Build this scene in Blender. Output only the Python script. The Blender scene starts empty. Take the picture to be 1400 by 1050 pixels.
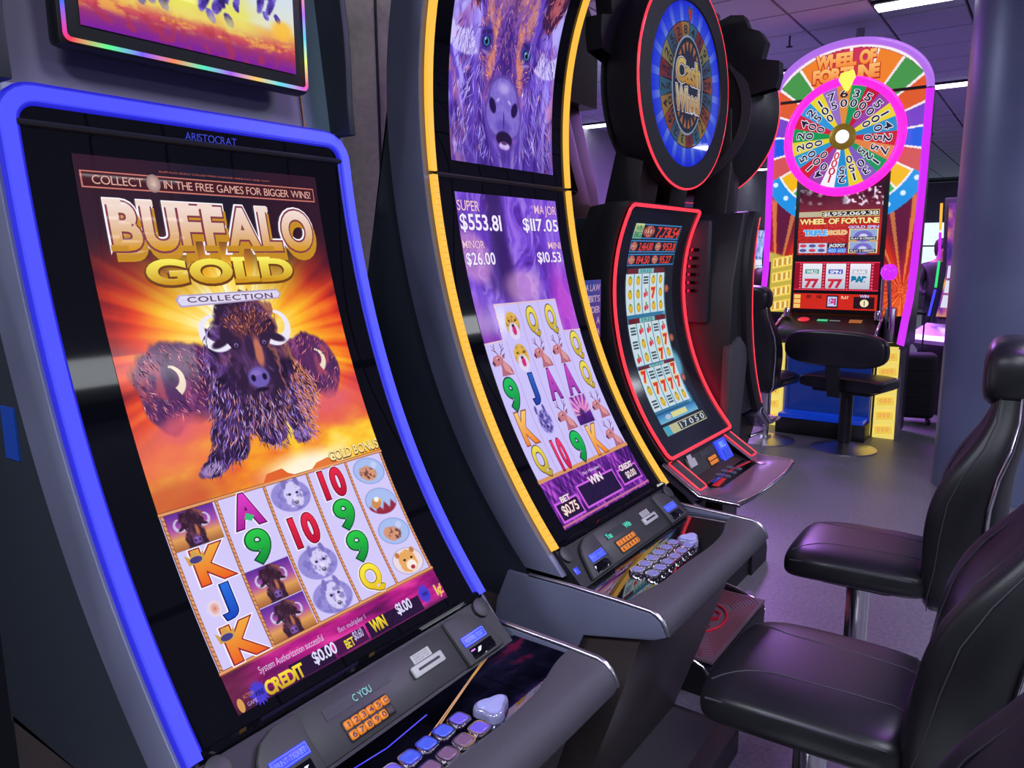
import bpy, bmesh, math, random
import numpy as np
from mathutils import Vector, Matrix

random.seed(7); rng = np.random.default_rng(7)
scene = bpy.context.scene
COL = scene.collection
PI = math.pi

def srgb(r, g, b):
    f = lambda c: (c/255)/12.92 if c <= 10.3 else (((c/255)+.055)/1.055)**2.4
    return (f(r), f(g), f(b))

# ------------------------------------------------------------------ camera
cam_d = bpy.data.cameras.new('camera'); cam = bpy.data.objects.new('camera', cam_d); COL.objects.link(cam)
scene.camera = cam
cam_d.sensor_width = 36; cam_d.lens = 36*1035.8/1400; cam_d.clip_start = .02; cam_d.clip_end = 200
yaw, pit, rol = math.radians(35.333), math.radians(9.706), math.radians(-.332)
_f = Vector((math.cos(yaw)*math.cos(pit), math.sin(yaw)*math.cos(pit), -math.sin(pit)))
_r = Vector((math.sin(yaw), -math.cos(yaw), 0)); _u = _r.cross(_f)
_r2 = math.cos(rol)*_r + math.sin(rol)*_u; _u2 = -math.sin(rol)*_r + math.cos(rol)*_u
_m = Matrix((_r2, _u2, -_f)).transposed().to_4x4(); _m.translation = (0, 0, 1.58)
cam.matrix_world = _m

# ------------------------------------------------------------------ world, view, large lights
scene.view_settings.view_transform = 'Standard'; scene.view_settings.look = 'None'
scene.view_settings.exposure = 0.0; scene.view_settings.gamma = 1.0
scene.view_settings.use_curve_mapping = False
w = bpy.data.worlds.new('world'); scene.world = w; w.use_nodes = True
w.node_tree.nodes['Background'].inputs[0].default_value = (.32, .36, .55, 1)
w.node_tree.nodes['Background'].inputs[1].default_value = .12

def area(name, loc, sx, sy, power, col=(1, 1, 1), rot=(0, 0, 0)):
    l = bpy.data.lights.new(name, 'AREA'); l.shape = 'RECTANGLE'; l.size = sx; l.size_y = sy
    l.energy = power; l.color = col
    o = bpy.data.objects.new(name, l); o.location = loc; o.rotation_euler = rot; COL.objects.link(o); return o
WHITE = (.82, .88, 1.0); PURPLE = (.52, .14, 1.0)
TROFFERS = [(3.02, -2.905, 1.2, .014), (7.45, -2.905, 1.2, .014), 
            (6.86, .72, .16, 1.22), (10.4, 6.0, .16, 1.3), (10.42, .75, .16, 1.22), (18.0, 5.4, .2, 1.5), (14.5, 2.6, .2, 1.5), (13.5, -2.2, .2, 1.5)]
FILLS = [(-1.4, -1.0, .55, 1.15), (.6, -1.15, .55, 1.15), (3.6, -1.15, .55, 1.15), (6.2, -4.2, .55, 1.15), (-1.8, 1.6, .55, 1.15), (2.0, -5.4, 1.15, .55), (7.0, -5.4, 1.15, .55), (4.9, 3.7, .55, 1.15), (8.9, 3.0, .55, 1.15), (13.0, -3.6, .55, 1.15), (17.5, -1.5, .55, 1.15)]  # white fill lamps added to lift the room's general brightness
VIOLET_FILLS = [(8.25, 3.0, 1.0, .8), (10.9, 2.5, 1.0, .8)]  # violet lamps added out of view to give seats and decks a purple sheen
for (x, y, sx, sy) in FILLS:
    area('fill_lamp', (x, y, 3.43), sx, sy, 46 if x > 0 else 95, WHITE)
for (x, y, sx, sy) in VIOLET_FILLS: area('violet_fill_lamp', (x, y, 3.43), sx, sy, 190, PURPLE)
area('violet_fill_lamp', (2.6, -.6, 3.43), .5, .3, 24, PURPLE)  # small extra violet fill, added to tint chairs and decks

# ------------------------------------------------------------------ materials
MATS = {}
def mat(name, base=(.5, .5, .5), rough=.5, metal=0., emit=None, es=1., spec=.5, coat=0., noise=None, bump=0., bscale=400., ior=1.5):
    if name in MATS: return MATS[name]
    m = bpy.data.materials.new(name); m.use_nodes = True; MATS[name] = m
    nt = m.node_tree; p = nt.nodes['Principled BSDF']
    p.inputs['Base Color'].default_value = (*base, 1); p.inputs['Roughness'].default_value = rough
    p.inputs['Metallic'].default_value = metal; p.inputs['Specular IOR Level'].default_value = spec
    p.inputs['Coat Weight'].default_value = coat; p.inputs['Coat Roughness'].default_value = .05; p.inputs['IOR'].default_value = ior
    tc = nt.nodes.new('ShaderNodeTexCoord')
    if emit is not None:
        p.inputs['Emission Color'].default_value = (*emit, 1); p.inputs['Emission Strength'].default_value = es
    if noise:   # (scale, other colour, low, high)
        n = nt.nodes.new('ShaderNodeTexNoise'); n.inputs['Scale'].default_value = noise[0]; n.inputs['Detail'].default_value = 4
        r = nt.nodes.new('ShaderNodeValToRGB'); r.color_ramp.elements[0].position = noise[2]; r.color_ramp.elements[1].position = noise[3]
        r.color_ramp.elements[0].color = (*base, 1); r.color_ramp.elements[1].color = (*noise[1], 1)
        nt.links.new(tc.outputs['Object'], n.inputs['Vector']); nt.links.new(n.outputs['Fac'], r.inputs['Fac'])
        nt.links.new(r.outputs['Color'], p.inputs['Base Color'])
    if bump:
        n = nt.nodes.new('ShaderNodeTexNoise'); n.inputs['Scale'].default_value = bscale; n.inputs['Detail'].default_value = 3
        b = nt.nodes.new('ShaderNodeBump'); b.inputs['Strength'].default_value = bump; b.inputs['Distance'].default_value = .002
        nt.links.new(tc.outputs['Object'], n.inputs['Vector']); nt.links.new(n.outputs['Fac'], b.inputs['Height'])
        nt.links.new(b.outputs['Normal'], p.inputs['Normal'])
    return m
def mat_print(name, es, rough=.03, diffuse=False):
    m = bpy.data.materials.new(name); m.use_nodes = True; MATS[name] = m
    nt = m.node_tree; p = nt.nodes['Principled BSDF']
    a = nt.nodes.new('ShaderNodeVertexColor'); a.layer_name = 'Col'
    p.inputs['Roughness'].default_value = rough
    if diffuse: nt.links.new(a.outputs['Color'], p.inputs['Base Color'])
    else: p.inputs['Base Color'].default_value = (.004, .004, .006, 1)
    if es:
        nt.links.new(a.outputs['Color'], p.inputs['Emission Color']); p.inputs['Emission Strength'].default_value = es
    return m
M_SCREEN = mat_print('lit_display', 1.0)
M_SCREEN_DIM = mat_print('dim_display', .62)
M_SCREEN_MID = mat_print('mid_display', .85)
M_LITPRINT = mat_print('backlit_print', 1.0, .25)
M_PRINT = mat_print('printed_ink', 0, .4, True)
M_DECKPRINT = mat_print('deck_ink', .5, .05, True)
M_PANEL = mat('blue_grey_panel', srgb(122, 124, 150), .42, .3, noise=(6, srgb(110, 112, 138), .3, .7))
M_NAVY = mat('dark_navy_plastic', srgb(33, 38, 48), .5, bump=.05)
M_BLACK = mat('black_plastic', srgb(22, 22, 26), .45, bump=.04)
M_GLASS = mat('black_glass', (.003, .003, .005), .012, spec=.5)
M_DECKGLASS = mat('black_deck_glass', (.004, .004, .006), .02, spec=1., ior=1.9)
M_GREYPL = mat('charcoal_plastic', srgb(58, 58, 60), .5, bump=.08, bscale=900)
M_PLATE = mat('graphite_plate', srgb(46, 46, 48), .42, noise=(30, srgb(52, 52, 54), .3, .7))
M_ARM = mat('textured_vinyl', srgb(74, 72, 80), .48, bump=.35, bscale=1100)
M_CHROME = mat('chrome', (.72, .70, .74), .12, 1.)
M_SATIN = mat('brushed_trim', (.55, .52, .58), .3, 1.)
M_BROWN = mat('brown_laminate', srgb(52, 45, 46), .38, noise=(5, srgb(64, 54, 54), .35, .75))
M_LEATHER = mat('black_leather', srgb(27, 26, 31), .34, bump=.12, bscale=500, noise=(9, srgb(36, 35, 40), .3, .8))
M_STITCH = mat('grey_thread', srgb(70, 67, 78), .6)
M_BLUEEDGE = mat('deep_blue_led', (.01, .01, .06), .3, emit=(.012, .012, .60), es=1.)
M_BLUELED = mat('blue_led', (.01, .01, .06), .3, emit=(.05, .058, 1.0), es=1.25)
M_GOLDCELL = mat('gold_led_joint', (.1, .06, .01), .3, emit=(.72, .34, .03), es=1.0)
M_GOLDLED = mat('gold_led', (.1, .06, .01), .3, emit=(1.0, .52, .055), es=1.0)
M_REDLED = mat('red_led', (.1, .01, .01), .3, emit=(1.0, .035, .06), es=1.5)
M_PINKLED = mat('magenta_led', (.1, .01, .1), .3, emit=(.42, .016, .60), es=1.6)
M_PINKRING = mat('pink_ring', (.1, .01, .1), .3, emit=(1.0, .010, .36), es=2.2)
M_BLUEGLOW = mat('blue_lit_label', (.01, .01, .1), .3, emit=(.04, .07, .95), es=1.0)
M_AMBER = mat('amber_key', (.3, .1, .01), .35, emit=(.72, .2, .015), es=.75)
M_AMBERTXT = mat('dark_amber', srgb(90, 30, 5), .5)
M_TEALTXT = mat('teal_segments', (.02, .1, .1), .3, emit=(.07, .42, .42), es=.8)
M_WHITEPL = mat('white_plastic', srgb(188, 190, 186), .45)
M_TUBE = mat('white_tube', (.8, .8, .8), .4, emit=(.90, .95, 1.0), es=5.)

# ------------------------------------------------------------------ mesh helpers
def finish(me, smooth):
    if smooth:
        me.shade_smooth()
        if smooth < 180: me.set_sharp_from_angle(angle=math.radians(smooth))
def mesh_obj(name, verts, faces, m, parent=None, smooth=0, col=None, bevel=0, seg=2):
    me = bpy.data.meshes.new(name)
    me.from_pydata(verts.tolist() if hasattr(verts, 'tolist') else verts, [], faces.tolist() if hasattr(faces, 'tolist') else faces)
    if bevel or col is None:
        bm = bmesh.new(); bm.from_mesh(me)
        if bevel:
            bm.normal_update()
            es = [e for e in bm.edges if len(e.link_faces) == 2 and e.calc_face_angle(0) > .5]
            bmesh.ops.bevel(bm, geom=es, offset=bevel, segments=seg, affect='EDGES', clamp_overlap=True, profile=.5)
        bmesh.ops.recalc_face_normals(bm, faces=bm.faces); bm.to_mesh(me); bm.free()
    if col is not None:
        a = me.color_attributes.new('Col', 'FLOAT_COLOR', 'POINT')
        c4 = np.ones((len(me.vertices), 4), np.float32); c4[:, :3] = col; a.data.foreach_set('color', c4.ravel())
    finish(me, smooth)
    me.materials.append(m)
    o = bpy.data.objects.new(name, me); COL.objects.link(o); o.parent = parent
    return o
class MB:
    def __init__(s): s.v = []; s.f = []
    def add(s, vs, fs):
        n = len(s.v); s.v += [tuple(v) for v in vs]; s.f += [tuple(i+n for i in f) for f in fs]; return s
    def box(s, c, d, rot=None):
        P = [Vector((x*d[0]/2, y*d[1]/2, z*d[2]/2)) for x in (-1, 1) for y in (-1, 1) for z in (-1, 1)]
        if rot is not None: P = [rot @ p for p in P]
        c = Vector(c); return s.add([p+c for p in P], [(0, 1, 3, 2), (4, 6, 7, 5), (0, 4, 5, 1), (2, 3, 7, 6), (0, 2, 6, 4), (1, 5, 7, 3)])
    def prism(s, poly, a0, a1, ax='x'):
        n = len(poly)
        mk = {'x': lambda a, p: (a, p[0], p[1]), 'y': lambda a, p: (p[0], a, p[1]), 'z': lambda a, p: (p[0], p[1], a)}[ax]
        vs = [mk(a0, p) for p in poly]+[mk(a1, p) for p in poly]
        return s.add(vs, [tuple(range(n))[::-1], tuple(range(n, 2*n))]+[(i, (i+1) % n, (i+1) % n+n, i+n) for i in range(n)])
    def rings(s, R, cap=True, closed=True):
        n = len(R[0]); k = len(s.v); vs = [p for r in R for p in r]; fs = []
        for i in range(len(R)-1):
            for j in range(n if closed else n-1):
                a = i*n+j; b = i*n+(j+1) % n; fs.append((a, b, b+n, a+n))
        if cap: fs += [tuple(range(n))[::-1], tuple((len(R)-1)*n+j for j in range(n))]
        return s.add(vs, fs)
    def tube(s, path, r, n=8, closed=False):
        path = [Vector(p) for p in path]; R = []; up = Vector((.13, .21, .97)); N = len(path)
        for i, p in enumerate(path):
            t = (path[(i+1) % N]-path[i-1]) if closed else (path[min(i+1, N-1)]-path[max(i-1, 0)])
            t.normalize(); a = t.cross(up)
            if a.length < .1: a = t.cross(Vector((1, 0, 0)))
            a.normalize(); b = t.cross(a); up = -t.cross(a).cross(t).cross(t) if False else up
            R.append([p+r*(math.cos(q)*a+math.sin(q)*b) for q in (2*PI*k/n for k in range(n))])
        if closed: R.append(R[0])
        return s.rings(R, cap=not closed)
    def lathe(s, prof, n=32, c=(0, 0, 0), ax='z'):
        R = []
        for r, h in prof:
            ring = []
            for k in range(n):
                q = 2*PI*k/n; x, y = r*math.cos(q), r*math.sin(q)
                p = {'z': (x, y, h), 'y': (x, h, y), 'x': (h, x, y)}[ax]
                ring.append((p[0]+c[0], p[1]+c[1], p[2]+c[2]))
            R.append(ring)
        return s.rings(R)
    def ribbon(s, path, nrm, w, t):   # flat bar w wide, t thick lying along a path; nrm(i)->outward normal
        R = []; N = len(path)
        for i, p in enumerate(path):
            T = (Vector(path[min(i+1, N-1)])-Vector(path[max(i-1, 0)])).normalized(); n_ = Vector(nrm[i]).normalized(); sd = T.cross(n_).normalized()
            p = Vector(p); R.append([p+sd*w/2, p+sd*w/2*.8+n_*t, p-sd*w/2*.8+n_*t, p-sd*w/2])
        return s.rings(R)
    def obj(s, name, m, parent=None, smooth=35, bevel=0, seg=2):
        return mesh_obj(name, s.v, s.f, m, parent, smooth, bevel=bevel, seg=seg)
def thing(name, label, cat, loc=(0, 0, 0), rz=0, group=None):
    o = bpy.data.objects.new(name, None); COL.objects.link(o); o.empty_display_size = .1
    o.location = loc; o.rotation_euler = (0, 0, rz); return tag(o, label, cat, group)
def tag(o, label=None, cat=None, group=None, kind=None):
    if label: o['label'] = label
    if cat: o['category'] = cat
    if group: o['group'] = group
    if kind: o['kind'] = kind
    return o
def copy_tree(o, parent=None):
    kids = [c for c in COL.objects if c.parent == o]
    c = o.copy(); COL.objects.link(c); c.parent = parent
    for k in kids: copy_tree(k, c)
    return c
def dup(o, loc, parent):   # a shared-mesh copy of a part and its sub-parts, moved
    kids = list(o.children); c = o.copy(); COL.objects.link(c); c.parent = parent; c.location = loc
    for k in kids:
        d = k.copy(); COL.objects.link(d); d.parent = c
    return c
def sring(a, b, n, N=28):     # superellipse ring points
    out = []
    for k in range(N):
        q = 2*PI*k/N; c, s_ = math.cos(q), math.sin(q)
        out.append((a*math.copysign(abs(c)**(2/n), c), b*math.copysign(abs(s_)**(2/n), s_)))
    return out
def rrect(w, h, r, n=4):
    out = []
    for cx, cy, a0 in ((w/2-r, h/2-r, 0), (-w/2+r, h/2-r, 90), (-w/2+r, -h/2+r, 180), (w/2-r, -h/2+r, 270)):
        for k in range(n+1):
            q = math.radians(a0+90*k/n); out.append((cx+r*math.cos(q), cy+r*math.sin(q)))
    return out

# ------------------------------------------------------------------ flat print: painted grids, shapes and lettering laid on a surface
GLY = {}
def glyph(ch, bold):
    k = (ch, bold)
    if k in GLY: return GLY[k]
    cu = bpy.data.curves.new('g', 'FONT'); cu.body = ch; cu.offset = bold; cu.resolution_u = 5
    ob = bpy.data.objects.new('g', cu); me = ob.to_mesh()
    v = np.array([x.co[:2] for x in me.vertices]).reshape(-1, 2); f = [tuple(p.vertices) for p in me.polygons]
    ob.to_mesh_clear(); bpy.data.objects.remove(ob); bpy.data.curves.remove(cu)
    GLY[k] = (v, f); return GLY[k]
def C255(c): return np.array(srgb(*c))
def lin(a):
    a = np.clip(a, 0, 1); return np.where(a <= .0404, a/12.92, ((a+.055)/1.055)**2.4)
class Art:
    def __init__(s, mp, step=.0006): s.mp = mp; s.V = []; s.F = []; s.C = []; s.L = []; s.n = 0; s.grids = []; s.step = step
    def grid(s, img, u0=0, v0=0, u1=1, v1=1, layer=0):   # img HxWx3 sRGB 0..1
        s.grids.append((img, u0, v0, u1, v1, layer))
    def raw(s, uv, faces, col, layer):
        uv = np.asarray(uv, float); c = np.asarray(col, float)
        if c.ndim == 1: c = np.tile(c, (len(uv), 1))
        s.V.append(uv); s.C.append(c); s.L.append(np.full(len(uv), float(layer))); s.F += [tuple(i+s.n for i in f) for f in faces]; s.n += len(uv); return s
    def poly(s, pts, col, layer=1): return s.raw(pts, [tuple(range(len(pts)))], C255(col), layer)
    def rect(s, u0, v0, u1, v1, col, layer=1, col2=None):
        c = [C255(col)]*2+[C255(col2 or col)]*2
        return s.raw([(u0, v0), (u1, v0), (u1, v1), (u0, v1)], [(0, 1, 2, 3)], c, layer)
    def line(s, pts, w, col, layer=1, asp=1., closed=False):   # w in u units; asp = v-length/u-length
        P = np.array(pts, float)*[1, asp]; n = len(P)
        for i in range(n if closed else n-1):
            a, b = P[i], P[(i+1) % n]; d = (b-a)/max(np.linalg.norm(b-a), 1e-9); p = np.array([-d[1], d[0]])*w/2; a = a-d*w*.25; b = b+d*w*.25
            s.poly(np.array([a+p, b+p, b-p, a-p])/[1, asp], col, layer)
        return s
    def ell(s, cu, cv, ru, rv, col, layer=1, n=20, col2=None):
        q = np.linspace(0, 2*PI, n, endpoint=False)
        if col2 is None: return s.poly(np.stack([cu+ru*np.cos(q), cv+rv*np.sin(q)], 1), col, layer)
        pts = np.vstack([[cu, cv], np.stack([cu+ru*np.cos(q), cv+rv*np.sin(q)], 1)])
        c = [C255(col)]+[C255(col2)]*n
        return s.raw(pts, [(0, 1+i, 1+(i+1) % n) for i in range(n)], c, layer)
    def text(s, t, u0, v0, u1, v1, col, layer=2, bold=.0, ol=None, col2=None, slant=0., f=None, sp=.06, arch=0.):
        """lettering stretched to fill the box; ol=(colour, extra boldness); col2 = colour at the foot"""
        jobs = ([(ol[0], None, bold+ol[1], layer)] if ol else [])+[(col, col2, bold, layer+.8)]
        adv = []; x = 0
        for ch in t:
            if ch == ' ': adv.append(x); x += .28; continue
            v, _ = glyph(ch, 0.); adv.append(x-v[:, 0].min()); x += v[:, 0].max()-v[:, 0].min()+sp
        W = max(x-sp, .01)
        if len(t) == 1 and W < .42: adv = [adv[0]+(.46-W)/2]; W = .46
        for c1, c2, bd, ly in jobs:
            for ch, ax in zip(t, adv):
                if ch == ' ': continue
                v, fc = glyph(ch, round(bd, 4)); a = (v[:, 0]+ax)/W; b = v[:, 1]/.72
                if len(t) == 1: gy_ = glyph(ch, 0.)[0][:, 1]; b = (v[:, 1]-gy_.min())/np.ptp(gy_)
                a2 = a+slant*b
                if f is None:
                    uv = np.stack([u0+(u1-u0)*a2, v1+(v0-v1)*(b+arch*4*a*(1-a))], 1)
                else: uv = f(a2, b)
                cc = C255(c1) if c2 is None else C255(c2)[None]*(1-np.clip(b, 0, 1))[:, None]+C255(c1)[None]*np.clip(b, 0, 1)[:, None]
                s.raw(uv, fc, cc, ly)
        return s
    def build(s, name, m, parent, cuts=0):
        VV = []; FF = []; CC = []; n = 0
        for img, u0, v0, u1, v1, ly in s.grids:
            H, W = img.shape[:2]; U, Vv = np.meshgrid(np.linspace(u0, u1, W), np.linspace(v0, v1, H))
            P = s.mp(U.ravel(), Vv.ravel(), np.full(U.size, ly*s.step)); idx = np.arange(H*W).reshape(H, W)
            q = np.stack([idx[:-1, :-1], idx[1:, :-1], idx[1:, 1:], idx[:-1, 1:]], -1).reshape(-1, 4)
            VV.append(P); FF += [tuple(r) for r in (q+n).tolist()]; CC.append(lin(img.reshape(-1, 3))); n += len(P)
        if s.n:
            V = np.vstack(s.V); C = np.vstack(s.C); L = np.concatenate(s.L); F = s.F
            if cuts:
                bm = bmesh.new(); lay = bm.verts.layers.float_color.new('c')
                bv = [bm.verts.new((a[0], a[1], l)) for a, l in zip(V, L)]
                for b_, c in zip(bv, C): b_[lay] = (*c, 1)
                for f_ in F:
                    try: bm.faces.new([bv[i] for i in f_])
                    except ValueError: pass
                for k in range(1, cuts):
                    bmesh.ops.bisect_plane(bm, geom=bm.verts[:]+bm.edges[:]+bm.faces[:], plane_co=(0, k/cuts, 0), plane_no=(0, 1, 0))
                bm.verts.index_update()
                V = np.array([v.co[:2] for v in bm.verts]); L = np.array([v.co[2] for v in bm.verts]); C = np.array([v[lay][:3] for v in bm.verts])
                F = [tuple(v.index for v in f_.verts) for f_ in bm.faces]; bm.free()
            VV.append(s.mp(V[:, 0], V[:, 1], L*s.step)); CC.append(C); FF += [tuple(i+n for i in f_) for f_ in F]
        return mesh_obj(name, np.vstack(VV), FF, m, parent, 0, np.vstack(CC))
def plane_map(o, ux, vx, nrm):
    o, ux, vx, nrm = (np.array(a, float) for a in (o, ux, vx, nrm)); nrm = nrm/np.linalg.norm(nrm)
    return lambda u, v, h: o+np.outer(u, ux)+np.outer(v, vx)+np.outer(h, nrm)

# painting helpers (numpy)
def vnoise(x, y, seed=0):
    r = np.random.default_rng(seed).random((64, 64)); xi = np.floor(x).astype(int); yi = np.floor(y).astype(int); fx = x-xi; fy = y-yi
    fx = fx*fx*(3-2*fx); fy = fy*fy*(3-2*fy); g = lambda a, b: r[b % 64, a % 64]
    return (g(xi, yi)*(1-fx)+g(xi+1, yi)*fx)*(1-fy)+(g(xi, yi+1)*(1-fx)+g(xi+1, yi+1)*fx)*fy
def fbm(x, y, seed=0, o=4):
    t = 0; a = .5
    for k in range(o): t = t+a*vnoise(x*2**k, y*2**k, seed+k); a *= .5
    return t/.94
def sm(a, b, x): t = np.clip((x-a)/(b-a), 0, 1); return t*t*(3-2*t)
def eld(x, y, cx, cy, rx, ry, rot=0):
    c, s_ = math.cos(math.radians(rot)), math.sin(math.radians(rot)); dx, dy = x-cx, y-cy
    return np.sqrt(((dx*c+dy*s_)/rx)**2+((-dx*s_+dy*c)/ry)**2)
def over(img, m, c): m = np.clip(m, 0, 1)[..., None]; img[:] = img*(1-m)+m*(np.array(c, float)/255 if not hasattr(c, 'shape') else c)
def canvas(W, asp, u0=0, v0=0, u1=1, v1=1):
    H = int(W*asp*(v1-v0)/(u1-u0)); U, V = np.meshgrid(np.linspace(u0, u1, W), np.linspace(v0, v1, H)); return np.zeros((H, W, 3)), U, V*asp
def ramp(t, stops):
    t = np.clip(t, 0, 1); xs = [s_[0] for s_ in stops]; return np.stack([np.interp(t, xs, [s_[1][k]/255 for s_ in stops]) for k in range(3)], -1)
def horn(img, x, y, cx, cy, r, a0, a1, th, sc, flip=1, c=(235, 225, 240)):
    dx, dy = (x-cx)*flip, y-cy; d = np.hypot(dx, dy); a = np.degrees(np.arctan2(dy, dx)); t = np.clip((a-a0)/(a1-a0), 0, 1)
    m = ((a > a0) & (a < a1))*sm(1, .75, np.abs(d-r)/(th*(.25+.75*t)+1e-6)); over(img, m, c)
def bison_face(img, x, y, cx, cy, s, pal):
    """front-facing bison head, s = half head width. pal: dark, mid, light, rim, horn, nose"""
    wp = fbm((x-cx)/s*1.5+40, (y-cy)/s*1.5+40, 2); n = fbm((x-cx)/s*5+9+wp*3, (y-cy)/s*3+23+wp*2, 5); n2 = vnoise((x-cx)/s*16+61+wp*9, (y-cy)/s*8+37+wp*6, 9); ed = (n-.5)*.5
    beard = eld(x, y, cx, cy+s*1.35, s*.95, s*1.55)+ed
    crown = eld(x, y, cx, cy-s*.45, s*1.12, s*1.0)+ed
    m = np.maximum(sm(1.05, .9, beard), sm(1.05, .9, crown)); over(img, m, pal['dark'])
    over(img, m*sm(.48, .75, n)*.75, pal['mid']); over(img, m*sm(.6, .9, n2)*sm(.4, .65, n)*.4, pal['light'])
    over(img, m*sm(.78, 1.0, np.minimum(beard, crown))*sm(-.2, .8, (x-cx)/s)*.8, pal['rim'])
    for f in (-1, 1):
        horn(img, x, y, cx+f*s*1.05, cy-s*.30, s*.46, -85, 125, s*.21, s, f, pal['horn'])
        over(img, sm(1, .6, eld(x, y, cx+f*s*.98, cy+s*.05, s*.42, s*.16, f*20)), pal['dark'])
    face = eld(x, y, cx, cy+s*.55, s*.55, s*.95)
    over(img, sm(1, .5, face+(n-.5)*.5)*.75, pal['mid']); over(img, sm(1, .6, eld(x, y, cx, cy-s*.55, s*.8, s*.6)+(n2-.5)*.8)*.6, pal['rim2'] if 'rim2' in pal else pal['dark']); over(img, sm(1, .5, eld(x, y, cx+s*.22, cy+s*.45, s*.2, s*.6))*.8, pal['rim'])
    over(img, sm(1, .5, eld(x, y, cx-s*.05, cy+s*.3, s*.2, s*.5))*.8, pal['dark'])
    for f in (-1, 1):
        over(img, sm(1, .6, eld(x, y, cx+f*s*.5, cy+s*.18, s*.2, s*.15)), pal['dark']); over(img, sm(1, .5, eld(x, y, cx+f*s*.5, cy+s*.17, s*.09, s*.08)), pal['light'])
        over(img, sm(1, .5, eld(x, y, cx+f*s*.5, cy+s*.18, s*.05, s*.05)), (10, 5, 15))
    over(img, sm(1.05, .75, eld(x, y, cx, cy+s*1.22, s*.42, s*.36)), pal['nose'])
    over(img, sm(1, .4, eld(x, y, cx-s*.06, cy+s*1.08, s*.26, s*.12))*.7, pal['light'])
    for f in (-1, 1): over(img, sm(1, .6, eld(x, y, cx+f*s*.2, cy+s*1.22, s*.1, s*.13)), (25, 15, 50))
    over(img, sm(1, .5, eld(x, y, cx, cy+s*1.6, s*.3, s*.09)), (30, 18, 45))
def fur(A, asp, box, inside, flow, n, pal, ln, wd, layer, seed):
    """tapered hair strokes scattered over a painted animal; box and lengths in width units, y down"""
    r = np.random.default_rng(seed); x = r.uniform(box[0], box[2], n); y = r.uniform(box[1], box[3], n)
    keep = inside(x, y); x, y = x[keep], y[keep]; a = flow(x, y)+r.normal(0, .28, len(x)); L = ln*r.uniform(.5, 1.3, len(x)); W = wd*r.uniform(.5, 1.2, len(x)); ci = r.random(len(x)); br = r.uniform(.8, 1.15, len(x))
    for i in range(len(x)):
        dx, dy = math.cos(a[i]), math.sin(a[i]); b_ = a[i]+r.normal(0, .25); mx, my = x[i]+dx*L[i]*.5, y[i]+dy*L[i]*.5; ex, ey = mx+math.cos(b_)*L[i]*.5, my+math.sin(b_)*L[i]*.5
        if not (.006 < ex < .994 and .006*asp < ey < .994*asp and .004 < x[i] < .996): continue
        c = pal(x[i], y[i], ci[i]); c = tuple(min(255, q*br[i]) for q in c); h = W[i]/2
        A.raw([(x[i], y[i]/asp), (mx-dy*h, (my+dx*h)/asp), (ex, ey/asp), (mx+dy*h, (my-dx*h)/asp)], [(0, 1, 2, 3)], C255(c), layer+ci[i]*.35)
def pick(stops):
    return lambda x, y, t: next(c for k, c in stops if t <= k)
PAL_A = dict(dark=(48, 28, 58), mid=(88, 52, 100), light=(150, 120, 205), rim=(225, 130, 90), horn=(238, 232, 250), nose=(112, 92, 178), rim2=(112, 54, 58))
PAL_B = dict(dark=(54, 26, 44), mid=(104, 58, 84), light=(152, 116, 178), rim=(206, 122, 70), horn=(205, 190, 225), nose=(118, 80, 160))

# ------------------------------------------------------------------ the room
M_FLOOR = mat('grey_vinyl_floor', srgb(120, 118, 124), .42, noise=(60, srgb(98, 96, 104), .35, .7), bump=.12, bscale=220)
M_CEIL = mat('ceiling_tile', srgb(196, 202, 220), .8, noise=(120, srgb(180, 186, 204), .4, .65))
M_CEILBAR = mat('ceiling_grid', srgb(44, 48, 60), .7)
M_WALL = mat('grey_wall_paint', srgb(150, 146, 160), .7, noise=(3, srgb(138, 136, 150), .3, .7))
M_DARKWALL = mat('dark_partition', srgb(20, 20, 30), .6, noise=(4, srgb(26, 26, 38), .3, .7))
M_PILLAR = mat('blue_grey_lacquer', srgb(112, 122, 150), .38, .25, noise=(2, srgb(100, 108, 140), .3, .7))
M_BEIGE = mat('cream_plaster', srgb(196, 188, 172), .8, noise=(40, srgb(176, 168, 152), .3, .7), bump=.3, bscale=60)
floor = tag(MB().box((8, 1, -.05), (34, 22, .1)).obj('floor', M_FLOOR), kind='structure')
ceil = tag(MB().box((8, 1, 3.58), (34, 22, .1)).obj('ceiling', M_CEILBAR), kind='structure')
TS = .61
def tile_mesh(n, name):
    b = MB()
    for (i, j) in n: b.prism(rrect(TS-.022, TS-.022, .004, 1), 0, .03, 'z'); k = 8
    return b
tile0 = MB().prism([(-.294, -.294), (.294, -.294), (.294, .294), (-.294, .294)], 0, .03, 'z').obj('ceiling_tile', M_CEIL, ceil, 0, bevel=.003, seg=1)
near = [(i, j) for i in range(4, 21) for j in range(-1, 10)]
used = set(near)
for k, (i, j) in enumerate(near):
    t = tile0 if k == 0 else tile0.copy()
    if k: COL.objects.link(t); t.parent = ceil
    t.location = (i*TS+TS/2+.59-TS, j*TS+TS/2+.14, 3.5)
b = MB()
for i in range(-12, 38):
    for j in range(-14, 18):
        if (i, j) in used: continue
        x, y = i*TS+TS/2+.59-TS, j*TS+TS/2+.14; h = .294
        b.add([(x-h, y-h, 3.5), (x+h, y-h, 3.5), (x+h, y+h, 3.5), (x-h, y+h, 3.5)], [(0, 1, 2, 3)])
tag(b.obj('distant_ceiling_tiles', M_CEIL, ceil, 0), kind='stuff')
tag(MB().box((8, 6.1, 1.75), (34, .2, 3.5)).obj('wall_left', M_WALL), kind='structure')
tag(MB().box((8, -9.9, 1.75), (34, .2, 3.5)).obj('wall_right', M_WALL), kind='structure')
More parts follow.
